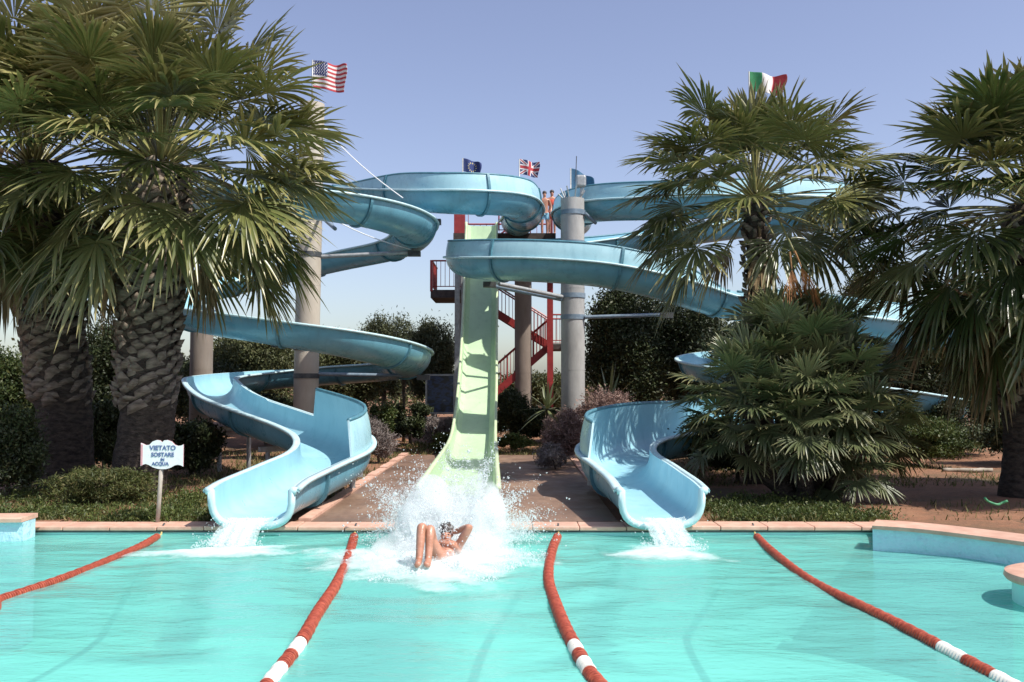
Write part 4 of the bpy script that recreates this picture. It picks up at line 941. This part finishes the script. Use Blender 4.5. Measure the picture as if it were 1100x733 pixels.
tree('dark_shrub', 'dark spiky shrub behind the green slide, left of the brown pillar', 548, 29, 418, 46, 'darkleaf', 21, 'shrub', nblob=12, per=900, size=.2, aspect=6, trunk_r=.05, group=SH)
tree('dark_shrub', 'dark shrub in front of the red tower post', 588, 29, 436, 50, 'darkleaf', 22, 'shrub', nblob=12, per=900, size=.14, trunk_r=.05, group=SH)
tree('dry_shrub', 'pinkish dry flowering shrub at the foot of the grey concrete pillar', 655, 23.5, 420, 74, 'pinkbush', 24, 'shrub', nblob=14, per=900, size=.12, aspect=4, trunk_r=.04, group=SH)
tree('dry_shrub', 'grey-pink dry shrub left of the right slide bend', 606, 22, 441, 50, 'pinkbush', 25, 'shrub', nblob=12, per=900, size=.11, aspect=4, trunk_r=.03, group=SH)
tree('dry_shrub', 'low pale grey shrub at the right corner of the brown path', 596, 20.6, 478, 44, 'greybush', 26, 'shrub', nblob=10, per=700, size=.09, aspect=4, trunk_r=.02, group=SH)
tree('low_shrub', 'small bright shrub at the end of the path right of the green slide', 550, 26, 466, 34, 'bright', 27, 'shrub', nblob=8, per=500, size=.09, trunk_r=.03, group=SH)
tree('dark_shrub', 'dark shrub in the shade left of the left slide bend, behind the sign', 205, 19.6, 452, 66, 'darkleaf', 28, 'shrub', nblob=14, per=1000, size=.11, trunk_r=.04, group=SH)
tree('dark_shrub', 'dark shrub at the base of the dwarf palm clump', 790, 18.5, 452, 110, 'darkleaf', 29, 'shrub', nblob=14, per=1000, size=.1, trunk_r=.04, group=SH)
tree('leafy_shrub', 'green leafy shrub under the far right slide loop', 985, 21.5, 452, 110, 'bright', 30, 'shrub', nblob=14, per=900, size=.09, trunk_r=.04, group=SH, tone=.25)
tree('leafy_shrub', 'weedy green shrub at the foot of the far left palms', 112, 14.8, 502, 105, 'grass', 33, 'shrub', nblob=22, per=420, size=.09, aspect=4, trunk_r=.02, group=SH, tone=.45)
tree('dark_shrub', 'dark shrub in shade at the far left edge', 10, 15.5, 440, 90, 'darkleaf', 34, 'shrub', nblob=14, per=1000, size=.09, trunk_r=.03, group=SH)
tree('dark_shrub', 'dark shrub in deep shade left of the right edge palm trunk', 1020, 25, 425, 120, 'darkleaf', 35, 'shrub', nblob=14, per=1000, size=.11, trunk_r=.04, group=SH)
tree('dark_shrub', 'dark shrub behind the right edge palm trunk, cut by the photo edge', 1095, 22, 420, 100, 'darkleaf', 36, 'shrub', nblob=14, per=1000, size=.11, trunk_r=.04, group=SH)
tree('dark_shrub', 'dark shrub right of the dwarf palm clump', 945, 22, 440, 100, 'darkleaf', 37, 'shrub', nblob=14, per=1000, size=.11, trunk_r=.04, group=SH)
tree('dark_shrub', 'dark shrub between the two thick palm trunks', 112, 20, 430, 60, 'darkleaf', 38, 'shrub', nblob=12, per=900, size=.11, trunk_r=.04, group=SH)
tree('dark_shrub', 'dark shrub under the left slide, left of the beige pillar foot', 285, 28, 425, 80, 'darkleaf', 39, 'shrub', nblob=12, per=900, size=.13, trunk_r=.04, group=SH)
# far tree line closing the horizon
rg = np.random.default_rng(99); blobs = []
for k in range(150):
    x = -130 + 260 * (k + .5) / 150 + rg.normal(0, 1.2); y = 62 + rg.uniform(-6, 12); h = rg.uniform(1.6, 3.0) * (.6 if -4 < x < 6 else 1)
    blobs.append(((x, y, .5 + h * .6), (2.4, 2.0, h * .75), 1))
V, Q, TT = leaf_cloud(blobs, 420, .42, rg, 2.2, .5); tag(np_mesh('far_woodland', V, Q, M['olive'], None, TT), 'far band of low olive-green woodland beyond the slide garden', 'woodland', kind='stuff')
# spiky plant (cordyline) and agave-like leaves
def spiky(name, label, base, top, n, L, seed, mat='dwarf', wid=.045):
    rg = np.random.default_rng(seed); base = Vector(base); top = Vector(top); t = thing(name, label, 'plant', base, SH); m = MB(); m.tube([base - Vector((0, 0, .1)), base.lerp(top, .5), top], [.06, .05, .05], 8); m.build('stem', M['treebark'], t, True)
    V = []; Q = []; TN = []
    for k in range(n):
        f = (k + .5) / n; el = R(85 - 110 * f); a = k * 2.39996; d_ = np.array([math.cos(a) * math.cos(el), math.sin(a) * math.cos(el), math.sin(el)]); s_ = np.array([-math.sin(a), math.cos(a), 0]); ll = L * rg.uniform(.8, 1.15); b = len(V)
        for tt, ww in ((0, .6), (.35, 1), (.7, .7), (1, .04)):
            c = np.array(top) + d_ * ll * tt; c[2] -= .3 * ll * tt ** 2 * math.cos(el); V += [c - s_ * wid * ww, c + s_ * wid * ww]; TN += [[.6 + .3 * rg.random(), .1]] * 2
        for i in range(3): Q.append((b + 2 * i, b + 2 * i + 1, b + 2 * i + 3, b + 2 * i + 2))
    np_mesh('leaves', np.array(V), Q, M[mat], t, np.array(TN))
spiky('cordyline_plant', 'spiky cordyline with rosette on a stem under the lower left slide loop', G(434, 29, .1), W(434, 398, 29), 46, .95, 3)
spiky('sword_plant', 'long pale sword leaves right of the grey concrete pillar', G(655, 25.5, .1), W(655, 436, 25.5), 18, 1.3, 4)
spiky('sword_plant', 'sword-leaved plant left of the grey pillar, near the red post', G(588, 26.5, .1), W(588, 440, 26.5), 26, .9, 5)

# ------------------------------------------------------------------ grass and weeds (uncountable)
def scatter(areas, per_m2, h, seed, mat, name, label, wide=.012, keep=None):
    rg = np.random.default_rng(seed); pts = []
    for (x0, x1, y0, y1, dens) in areas:
        n = int((x1 - x0) * (y1 - y0) * per_m2 * dens); pts.append(np.stack([rg.uniform(x0, x1, n), rg.uniform(y0, y1, n)], 1))
    p = np.vstack(pts)
    f = np.sin(p[:, 0] * 1.9 + 1.3 * np.sin(p[:, 1] * 1.1)) + np.cos(p[:, 1] * 1.7 + p[:, 0] * .8) + rg.normal(0, .7, len(p)); p = p[f > -.5]
    ok = ~((p[:, 0] > -4.1) & (p[:, 0] < 2.75) & (p[:, 1] < 15.5)); p = p[ok]
    ok = ~((p[:, 0] > -2.95) & (p[:, 0] < 1.64) & (p[:, 1] < 24.7)); p = p[ok]
    if keep is not None: p = p[keep(p)]
    n = len(p); a = rg.uniform(0, 6.28, n); hh = h * rg.uniform(.4, 1.5, n); ln = rg.normal(0, .45, (n, 2)) * hh[:, None]
    z = np.array([hz(x, y) for x, y in p]) - .03; s_ = np.stack([np.cos(a), np.sin(a)], 1) * wide * rg.uniform(.6, 1.6, n)[:, None]
    V = np.zeros((n, 4, 3)); V[:, 0, :2] = p - s_; V[:, 1, :2] = p + s_; V[:, 2, :2] = p + ln + s_ * .5; V[:, 3, :2] = p + ln - s_ * .5
    V[:, :2, 2] = z[:, None]; V[:, 2:, 2] = (z + hh)[:, None]
    tt = np.clip(rg.normal(.5, .22, n), 0, 1); dr = np.clip(rg.normal(.15, .3, n), 0, 1)
    o = np_mesh(name, V.reshape(-1, 3), np.arange(n * 4).reshape(-1, 4), M[mat], None, np.repeat(np.stack([tt, dr], 1), 4, 0)); tag(o, label, 'grass', kind='stuff')
scatter([(-9, -2.95, 12.95, 16, 1), (-9, -2.95, 16, 26, .45), (1.65, 5.2, 12.95, 15.2, 1), (5.2, 10, 12.95, 15.2, .12), (1.65, 10, 17.5, 26, .35), (-4, 3, 24.7, 29, .6)], 420, .09, 50, 'grass', 'grass', 'short uneven grass on the garden soil behind the pool', .010)
rg = np.random.default_rng(77); blobs = []
for k in range(240):
    if k < 140: x, y = rg.uniform(-8.5, -4.3), 13.0 + 3.4 * rg.random() ** 1.6
    else: x, y = rg.uniform(2.9, 5.3) , 13.0 + 2.4 * rg.random() ** 1.5
    q_ = rg.uniform(.06, .19); blobs.append(((x, y, GZ + q_ * .3), (q_ * 1.6, q_ * 1.6, q_ * .75), q_ * 7))
V, Q, TT = leaf_cloud(blobs, 260, .05, rg, 2.6, .2, .6, .52); tag(np_mesh('ground_cover', V, Q, M['bright'], None, TT), 'leafy green ground cover along the pool coping', 'ground cover', kind='stuff')
# fallen log / pale edging and hose on the right
m = MB(); a = W(1013, 507, 20.3); m.tube([(a.x + i * .12, 20.3 + .03 * math.sin(i), .12) for i in range(10)], [.045 + .006 * math.sin(i * 2) for i in range(10)], 10); o = m.build('fallen_log', M['log'], None, True); tag(o, 'pale log lying on the soil by the right edge palm', 'log')
m = MB(); a = W(1058, 545, 13.9); m.tube([(a.x + .03 * i, 13.9 + .03 * math.sin(i * .9), .30 - .03 * i + .012 * i * i * .2) for i in range(12)], .02, 8); o = m.build('garden_hose', M['hose'], None, True); tag(o, 'piece of green garden hose on the soil at the right', 'hose')

# ------------------------------------------------------------------ people
def skin_body(name, J, E, root, mat, parent, sub=2):
    """J: dict name -> (pos, radius); E: edges"""
    names = list(J); off = ORIG[parent.name]; me = bpy.data.meshes.new('tmp'); me.from_pydata([tuple(Vector(J[k_][0]) - off) for k_ in names], [(names.index(a), names.index(b)) for a, b in E], [])
    o = bpy.data.objects.new('tmp', me); COL.objects.link(o); sm = o.modifiers.new('s', 'SKIN'); sm.use_smooth_shade = True
    for i, k_ in enumerate(names):
        r_ = J[k_][1]; r_ = (r_, r_) if not isinstance(r_, tuple) else r_; me.skin_vertices[0].data[i].radius = r_; me.skin_vertices[0].data[i].use_root = (k_ == root)
    sb = o.modifiers.new('u', 'SUBSURF'); sb.levels = sub; sb.render_levels = sub
    dg = bpy.context.evaluated_depsgraph_get(); nm = bpy.data.meshes.new_from_object(o.evaluated_get(dg)); bpy.data.objects.remove(o)
    nm.materials.clear(); nm.materials.append(mat); ob = bpy.data.objects.new(name, nm); COL.objects.link(ob); ob.parent = parent; ORIG[ob.name] = off; return ob
def fingers(J, E, wrist, hand, dirv, side, pre):
    d_ = Vector(dirv).normalized(); s_ = Vector(side).normalized(); n_ = d_.cross(s_); h = Vector(J[hand][0])
    for i, (o_, L) in enumerate(((-.03, .06), (-.01, .075), (.01, .08), (.03, .072))):
        a, b = f'{pre}f{i}a', f'{pre}f{i}b'; J[a] = (h + s_ * o_ + d_ * (.03 + L * .5), .009); J[b] = (h + s_ * o_ * 1.1 + d_ * (.025 + L * .95) + n_ * .02, .007); E += [(hand, a), (a, b)]
    J[pre + 't'] = (h + s_ * -.055 + d_ * .01, .010); J[pre + 'u'] = (h + s_ * -.075 + d_ * .04, .008); E += [(hand, pre + 't'), (pre + 't', pre + 'u')]
def ellipsoid(c, r_, n=14):
    bm = bmesh.new(); bmesh.ops.create_uvsphere(bm, u_segments=n, v_segments=n, radius=1); bmesh.ops.scale(bm, vec=r_, verts=bm.verts); bmesh.ops.translate(bm, vec=c, verts=bm.verts); return bm
def bm_obj(name, bm, mat, parent):
    for f in bm.faces: f.smooth = True
    me = bpy.data.meshes.new(name); bm.to_mesh(me); bm.free(); return link_mesh(name, me, [mat], parent)
# the bather in the splash: seated, leaning back, knees drawn up, one elbow raised
pel = W(471, 603, 10.30); t = thing('person', 'bather sitting in the splash, knees up, one elbow raised beside the head', 'person', (pel.x, pel.y, 0))
J = {'pelvis': (pel, (.13, .10)), 'belly': (W(475, 599, 10.34), (.165, .11)), 'chest': (W(479, 592, 10.40), (.18, .12)), 'upper': (W(480, 586, 10.47), (.15, .095)), 'neck': (W(479.5, 582, 10.54), .052), 'jaw': (W(479, 578.5, 10.56), (.066, .07)), 'skull': (W(478.5, 573.5, 10.60), (.078, .09)),
     'shR': (W(492, 587, 10.46), .062), 'elR': (W(505.5, 565, 10.36), .046), 'wrR': (W(491, 571, 10.55), .033), 'haR': (W(486, 572, 10.62), (.036, .022)),
     'shL': (W(466.5, 586, 10.44), .058), 'elL': (W(459, 607, 10.38), .043), 'wrL': (W(452, 615, 10.2), .032), 'haL': (W(449, 617, 10.14), (.036, .022)),
     'hipA': (W(466, 606, 10.26), .095), 'knA': (W(461.8, 565.5, 10.02), .052), 'caA': (W(461.5, 579, 9.96), .051), 'anA': (W(460, 602, 9.86), .038), 'ftA': (W(458.5, 608, 9.70), (.043, .032)),
     'hipB': (W(477, 607, 10.26), .095), 'knB': (W(452.5, 563.5, 9.98), .052), 'caB': (W(452, 578, 9.92), .051), 'anB': (W(450, 602, 9.82), .038), 'ftB': (W(448, 608, 9.66), (.043, .032))}
E = [('pelvis', 'belly'), ('belly', 'chest'), ('chest', 'upper'), ('upper', 'neck'), ('neck', 'jaw'), ('jaw', 'skull'), ('upper', 'shR'), ('shR', 'elR'), ('elR', 'wrR'), ('wrR', 'haR'), ('upper', 'shL'), ('shL', 'elL'), ('elL', 'wrL'), ('wrL', 'haL'),
     ('pelvis', 'hipA'), ('hipA', 'knA'), ('knA', 'caA'), ('caA', 'anA'), ('anA', 'ftA'), ('pelvis', 'hipB'), ('hipB', 'knB'), ('knB', 'caB'), ('caB', 'anB'), ('anB', 'ftB')]
fingers(J, E, 'wrR', 'haR', (-1, .2, .1), (0, .1, 1), 'R'); fingers(J, E, 'wrL', 'haL', (-.8, -.5, -.3), (0, .6, -1), 'L')
skin_body('body', J, E, 'pelvis', M['skin'], t)
sk = W(478.5, 573.5, 10.60)
bm = ellipsoid(sk + Vector((0.006, .05, .05)), (.082, .085, .066)); 
for v in bm.verts: v.co += Vector((random.gauss(0, .011), random.gauss(0, .009), random.gauss(0, .009)))
bm_obj('hair', bm, M['hair'], t)
fc = W(478.8, 577, 10.48); bm_obj('nose', ellipsoid(Vector((fc.x, 10.485, fc.z)), (.014, .022, .022), 8), M['skin'], t)
for sd in (-.03, .03): bm_obj('eye', ellipsoid(Vector((fc.x + sd, 10.500, fc.z + .025)), (.012, .008, .007), 8), M['hair'], t)
bm_obj('mouth', ellipsoid(Vector((fc.x, 10.500, fc.z - .04)), (.024, .010, .006), 8), M['lips'], t)
bm = bmesh.new(); 
bm.free()
bm_obj('swim_shorts', ellipsoid(pel + Vector((0, .0, -.03)), (.165, .15, .12)), M['shorts_dark'], t)
# two people on the platform
def stander(label, px, D, z0, h, facing, suit, legm, hairm='hair'):
    x = W(px, 240, D).x; t = thing('person', label, 'person', (x, D, z0)); s = h / 1.75; P_ = lambda a, b, c: Vector((x + a * s, D + b * s, z0 + c * s)); q = lambda v: v * s
    J = {'pelvis': (P_(0, 0, .95), (q(.15), q(.10))), 'belly': (P_(0, 0, 1.10), (q(.13), q(.09))), 'chest': (P_(0, 0, 1.30), (q(.16), q(.11))), 'upper': (P_(0, 0, 1.42), (q(.12), q(.08))), 'neck': (P_(0, 0, 1.50), q(.05)), 'jaw': (P_(0, -.02, 1.58), (q(.068), q(.075))), 'skull': (P_(0, 0, 1.67), (q(.078), q(.092)))}
    E = [('pelvis', 'belly'), ('belly', 'chest'), ('chest', 'upper'), ('upper', 'neck'), ('neck', 'jaw'), ('jaw', 'skull')]
    for sd, n_ in ((-1, 'l'), (1, 'r')):
        J['sh' + n_] = (P_(.19 * sd, 0, 1.41), q(.058)); J['el' + n_] = (P_(.26 * sd, .03, 1.13), q(.042)); J['wr' + n_] = (P_(.24 * sd, -.08, .90), q(.03)); J['ha' + n_] = (P_(.24 * sd, -.10, .83), (q(.035), q(.02)))
        J['hi' + n_] = (P_(.09 * sd, 0, .88), q(.095)); J['kn' + n_] = (P_(.10 * sd, -.02, .50), q(.06)); J['an' + n_] = (P_(.10 * sd, .02, .09), q(.04)); J['ft' + n_] = (P_(.11 * sd, -.12, .035), (q(.042), q(.03)))
        E += [('upper', 'sh' + n_), ('sh' + n_, 'el' + n_), ('el' + n_, 'wr' + n_), ('wr' + n_, 'ha' + n_), ('pelvis', 'hi' + n_), ('hi' + n_, 'kn' + n_), ('kn' + n_, 'an' + n_), ('an' + n_, 'ft' + n_)]
        fingers(J, E, 'wr' + n_, 'ha' + n_, (0, -.1, -1), (0, sd, 0), n_)
    skin_body('body', J, E, 'pelvis', M['skin'], t)
    bm_obj('hair', ellipsoid(P_(0, .03, 1.70), (q(.088), q(.10), q(.085))), M[hairm], t)
    bm_obj('nose', ellipsoid(P_(0, -.105, 1.63), (q(.013), q(.02), q(.02)), 8), M['skin'], t)
    J2 = {'w': (P_(0, 0, .99), (q(.165), q(.12))), 'a': (P_(-.09, 0, .86), q(.11)), 'a2': (P_(-.10, -.01, .60), q(.09)), 'b': (P_(.09, 0, .86), q(.11)), 'b2': (P_(.10, -.01, .60), q(.09))}
    skin_body('swim_shorts', J2, [('w', 'a'), ('a', 'a2'), ('w', 'b'), ('b', 'b2')], 'w', M[legm], t)
    if suit: bm_obj('swim_top', ellipsoid(P_(0, 0, 1.27), (q(.175), q(.125), q(.20))), M[suit], t)
stander('bare-chested bather in light blue shorts waiting between the two blue slide starts', 585, 34.6, zP, 1.68, 0, None, 'shorts_blue')
stander('bather in red swimwear whose head shows above the right slide start', 593, 35.6, zP + .18, 1.75, 0, 'shorts_red', 'shorts_red')

# ------------------------------------------------------------------ splash, foam, falling water
OCT_V = np.array([[1, 0, 0], [-1, 0, 0], [0, 1, 0], [0, -1, 0], [0, 0, 1], [0, 0, -1]], float); OCT_F = np.array([[0, 2, 4], [2, 1, 4], [1, 3, 4], [3, 0, 4], [2, 0, 5], [1, 2, 5], [3, 1, 5], [0, 3, 5]])
def drops(name, label, P, r_, parent=None):
    n = len(P); st_ = 1 + .5 * rng.random((n, 3)); V = P[:, None, :] + OCT_V[None] * r_[:, None, None] * st_[:, None, :]; Q = (np.arange(n) * 6)[:, None, None] + OCT_F[None]
    o = np_mesh(name, V.reshape(-1, 3), Q.reshape(-1, 3), M['drop'], parent, smooth=True); 
    if parent is None: tag(o, label, 'splash', kind='stuff')
    return o
rg = np.random.default_rng(8)
def fan(n, c, spread_y, rmax, rp, a0=0, a1=180, lob=None):
    a = np.radians(rg.uniform(a0, a1, n)); lobes = .62 + .22 * np.abs(np.sin(a * 2.6 + .4)) + .20 * np.sin(a * 9.3) * np.sin(a * 4.1) + .12 * np.sin(a * 23)
    r_ = rmax * lobes * rg.random(n) ** rp * (1 + .10 * rg.normal(size=n)); return np.stack([c[0] + r_ * np.cos(a), c[1] + rg.normal(0, spread_y, n) + .1 * r_, np.abs(c[2] + r_ * np.sin(a) * .95)], 1)
c0 = (-.72, 11.55, .05)
P1 = fan(70000, c0, .30, 1.10, .70); P1 = P1[~((np.abs(P1[:, 0] + .72) < .30) & (P1[:, 2] > .62) & (rg.random(len(P1)) < .75))]
P2 = fan(5200, c0, .4, 1.42, .42); P3 = fan(9000, (-.82, 10.75, .0), .25, .62, .9)
n = 9000; a = rg.uniform(0, 6.28, n); rr = rg.random(n) ** .75; P4 = np.stack([-.80 + 1.12 * rr * np.cos(a) * (1 + .2 * np.sin(a * 3)), 10.40 + 1.05 * rr * np.sin(a) * (1 + .15 * np.sin(a * 5)), np.abs(rg.normal(0, .06, n)) * (1.4 - rr) + .01], 1)
n = 12000; a = rg.uniform(0, 6.28, n); rr = rg.random(n) ** .5; P5 = np.stack([-.75 + .7 * rr * np.cos(a), 11.2 + .8 * rr * np.sin(a), np.abs(rg.normal(0, .2, n)) * (1.2 - rr) + .01], 1)
Pa = np.vstack([P1, P2, P3, P4, P5]); ra = np.concatenate([rg.lognormal(math.log(.0030), .5, len(P1)), rg.lognormal(math.log(.0042), .5, len(P2)), rg.lognormal(math.log(.0036), .45, len(P3)), rg.lognormal(math.log(.0042), .5, len(P4)), rg.lognormal(math.log(.0042), .5, len(P5))])
Pf = np.stack([rg.uniform(-1.1, -.5, 1500), rg.uniform(9.75, 10.3, 1500), np.abs(rg.normal(0, .10, 1500))], 1); Pa = np.vstack([Pa, Pf]); ra = np.concatenate([ra, rg.lognormal(math.log(.0045), .55, 1500)])
Ph = np.stack([rg.normal(-.74, .10, 260), rg.uniform(10.25, 10.42, 260), rg.uniform(.12, .48, 260)], 1)
# keep the bather clear
cl = (np.abs(Pa[:, 0] + .80) < .33) & (Pa[:, 1] < 10.5) & (Pa[:, 2] > .14) & (rg.random(len(Pa)) < .85); Pa, ra = np.vstack([Pa[~cl], Ph]), np.concatenate([ra[~cl], rg.lognormal(math.log(.0045), .5, 260)])
drops('splash_spray', 'big white fan of spray thrown up behind the bather at the green slide', Pa, ra)
def spray_sheet(parent, c, rmax, a0, a1, tilt, seed):
    """a curved torn sheet of white water thrown up from c"""
    rg_ = np.random.default_rng(seed); na, nr = 90, 40; A_, R_ = np.meshgrid(np.radians(np.linspace(a0, a1, na)), np.linspace(.03, 1, nr)); ph = rg_.uniform(0, 6, 4)
    L = rmax * (.72 + .2 * np.sin(A_ * 5 + ph[0]) + .12 * np.sin(A_ * 11 + ph[1])); x = c[0] + L * R_ * np.cos(A_); z = c[2] + L * R_ * np.sin(A_); y = c[1] + tilt * (L * R_) ** 1.5 + .06 * np.sin(A_ * 9 + R_ * 6 + ph[2])
    edge = np.minimum(1, np.minimum(A_ - math.radians(a0), math.radians(a1) - A_) * 2.5); tn = np.zeros((na * nr, 2)); tn[:, 0] = ((1 - R_ ** 1.1) * .62 * edge - .10).ravel()
    I = np.arange(na * nr).reshape(nr, na); Q = np.stack([I[:-1, :-1].ravel(), I[:-1, 1:].ravel(), I[1:, 1:].ravel(), I[1:, :-1].ravel()], 1)
    return np.stack([x.ravel(), y.ravel(), np.maximum(z.ravel(), .02)], 1), Q, tn
VV, QQ, TT_ = [], [], []; off_ = 0
for k_, (c_, rm, a0, a1, tl_) in enumerate([((-.75, 11.6, .02), 1.15, 15, 165, .12), ((-.7, 11.3, .02), .95, 20, 170, .05), ((-.85, 11.0, .02), .8, 10, 160, .15), ((-1.0, 10.9, .02), .75, 60, 175, -.05), ((-.45, 11.0, .02), .8, 5, 110, -.02), ((-.75, 10.75, .02), .55, 5, 175, .1), ((-.8, 11.9, .02), .95, 20, 160, .1)]):
    v_, q_, t_ = spray_sheet(None, c_, rm, a0, a1, tl_, 60 + k_); VV.append(v_); QQ.append(q_ + off_); TT_.append(t_); off_ += len(v_)
o = np_mesh('splash_sheets', np.vstack(VV), np.vstack(QQ), M['mist'], None, np.vstack(TT_), True); tag(o, 'torn white sheets of thrown water inside the big splash', 'splash', kind='stuff')
def mist(name, label, blobs, dens):
    bm = bmesh.new()
    for (c, r_) in blobs:
        b2 = ellipsoid(Vector(c), r_, 20); me_ = bpy.data.meshes.new('tmp'); b2.to_mesh(me_); b2.free(); bm.from_mesh(me_); bpy.data.meshes.remove(me_)
    me = bpy.data.meshes.new(name); bm.to_mesh(me); bm.free()
    k = NT(name); k.t.nodes.remove(k.b); pv = k.n('ShaderNodeVolumePrincipled'); pv.inputs['Color'].default_value = (.97, .98, .98, 1); pv.inputs['Anisotropy'].default_value = .1
    nz = k.noise(3.2, 4, k.obj(), .6); mr = k.n('ShaderNodeMapRange'); mr.inputs[1].default_value = .42; mr.inputs[2].default_value = .72; mr.inputs[4].default_value = dens; k.l(nz, mr.inputs[0]); k.l(mr.outputs[0], pv.inputs['Density']); k.l(pv.outputs[0], k.out.inputs['Volume'])
    o = link_mesh(name, me, [k.m], None); tag(o, label, 'splash', kind='stuff')
mist('spray_mist', 'soft white mist inside the big splash behind the bather', [((-.72, 11.45, .30), (.70, .55, .46)), ((-.98, 11.2, .30), (.34, .42, .62)), ((-.40, 11.2, .32), (.34, .42, .60)), ((-.80, 10.9, .10), (.84, .70, .22)), ((-.92, 9.98, .03), (.62, .36, .13)), ((-.60, 10.25, .04), (.45, .22, .15))], 7.0)
def foam_patch(name, label, cx_, cy_, rx, ry, ang=0, hgt=.03, seed=0, amp=.35, n=70):
    rg_ = np.random.default_rng(seed); u = np.linspace(-1.25, 1.25, n); X_, Y_ = np.meshgrid(u, u); r_ = np.hypot(X_, Y_); ph = rg_.uniform(0, 6, 6)
    th = np.arctan2(Y_, X_); rr_ = r_ * (1 + .16 * np.sin(th * 3 + ph[0]) + .10 * np.sin(th * 5 + ph[1]) + .07 * np.sin(th * 9 + ph[2]))
    k_ = np.clip(1 - rr_, -1, 1); ca, sa = math.cos(ang), math.sin(ang); x = cx_ + (X_ * rx) * ca - (Y_ * ry) * sa; y = cy_ + (X_ * rx) * sa + (Y_ * ry) * ca
    z = .022 + hgt * np.clip(k_, 0, 1) * (.7 + .3 * np.sin(X_ * 11 + ph[3]) * np.cos(Y_ * 13 + ph[4]))
    y = np.minimum(y, EDGE - .02)
    tn = np.zeros((n * n, 2)); tn[:, 0] = (k_ * .95).ravel() * .9 + .02
    I = np.arange(n * n).reshape(n, n); Q = np.stack([I[:-1, :-1].ravel(), I[:-1, 1:].ravel(), I[1:, 1:].ravel(), I[1:, :-1].ravel()], 1)
    o = np_mesh(name, np.stack([x.ravel(), y.ravel(), z.ravel()], 1), Q, M['foam'], None, tn, True); tag(o, label, 'foam', kind='stuff')
foam_patch('foam', 'wide patch of white foam around the bather', -.92, 10.4, 1.35, 1.3, .2, .13, 1)
foam_patch('foam', 'white foam trail drifting left from the left slide end', -3.42, 11.05, .95, .42, .15, .05, 2)
foam_patch('foam', 'round white foam below the right slide end', 1.78, 10.95, .62, .55, 0, .06, 3)
def waterfall(P, T_, Rr_, wdt, reach, label, x_shift=0):
    p = np.array(P[-1]); p = p + np.array([0, 0, -.40]); dirv = T_ / np.linalg.norm(T_); V = []; Q = []; TN = []; nu, nv = 24, 18
    for j in range(nv + 1):
        s = j / nv; tt = s * .34
        c = p + np.array([dirv[0] * reach * s + x_shift * s, dirv[1] * reach * s, .05 - p[2] * s ** 1.8 - .05 * s]); 
        for i in range(nu + 1):
            u = i / nu * 2 - 1; wv = wdt * (1 + .12 * math.sin(s * 7 + u * 4) * s - .22 * math.sin(s * 2.6)) ; q = c + Rr_ * u * wv + np.array([0, -.06 * (1 - u * u) + .03 * math.sin(u * 13 + s * 5), 0]); q[2] = max(q[2], .015); V.append(q); TN.append([.55 * (1 - abs(u) ** 3) + .15 * s, 0])
    for j in range(nv):
        for i in range(nu): a_ = j * (nu + 1) + i; Q.append((a_, a_ + 1, a_ + nu + 2, a_ + nu + 1))
    o = np_mesh('falling_water', V, Q, M['fall'], None, np.array(TN), True); tag(o, label, 'water', kind='stuff')
    e = p + dirv * reach; n = 900; a_ = rg.uniform(0, 6.28, n); r_ = rg.random(n) ** .7 * .42; Pd = np.stack([e[0] + x_shift + r_ * np.cos(a_), e[1] - .05 + r_ * np.sin(a_), np.abs(rg.normal(0, .07, n)) * (1.3 - r_ * 2)], 1); Pd[:, 2] = np.abs(Pd[:, 2])
    s = rg.random(500); Pe = np.stack([p[0] + dirv[0] * reach * s + x_shift * s + rg.normal(0, wdt * .6, 500), p[1] + dirv[1] * reach * s + rg.normal(0, .05, 500), .05 + p[2] * (1 - s ** 1.8)], 1)
    drops('splash_spray', label.replace('water sheet falling', 'white drops splashing up'), np.vstack([Pd, Pe]), rg.lognormal(math.log(.0048), .45, 1400))
TA = PA[-1] - PA[-4]; TBv = PB[-1] - PB[-4]; TA[2] = 0; TBv[2] = 0
waterfall(PA, TA, RA[-1], .34, .75, 'water sheet falling from the left slide lip', -.05)
waterfall(PB, TBv, RB[-1], .30, .75, 'water sheet falling from the right slide lip', 0)
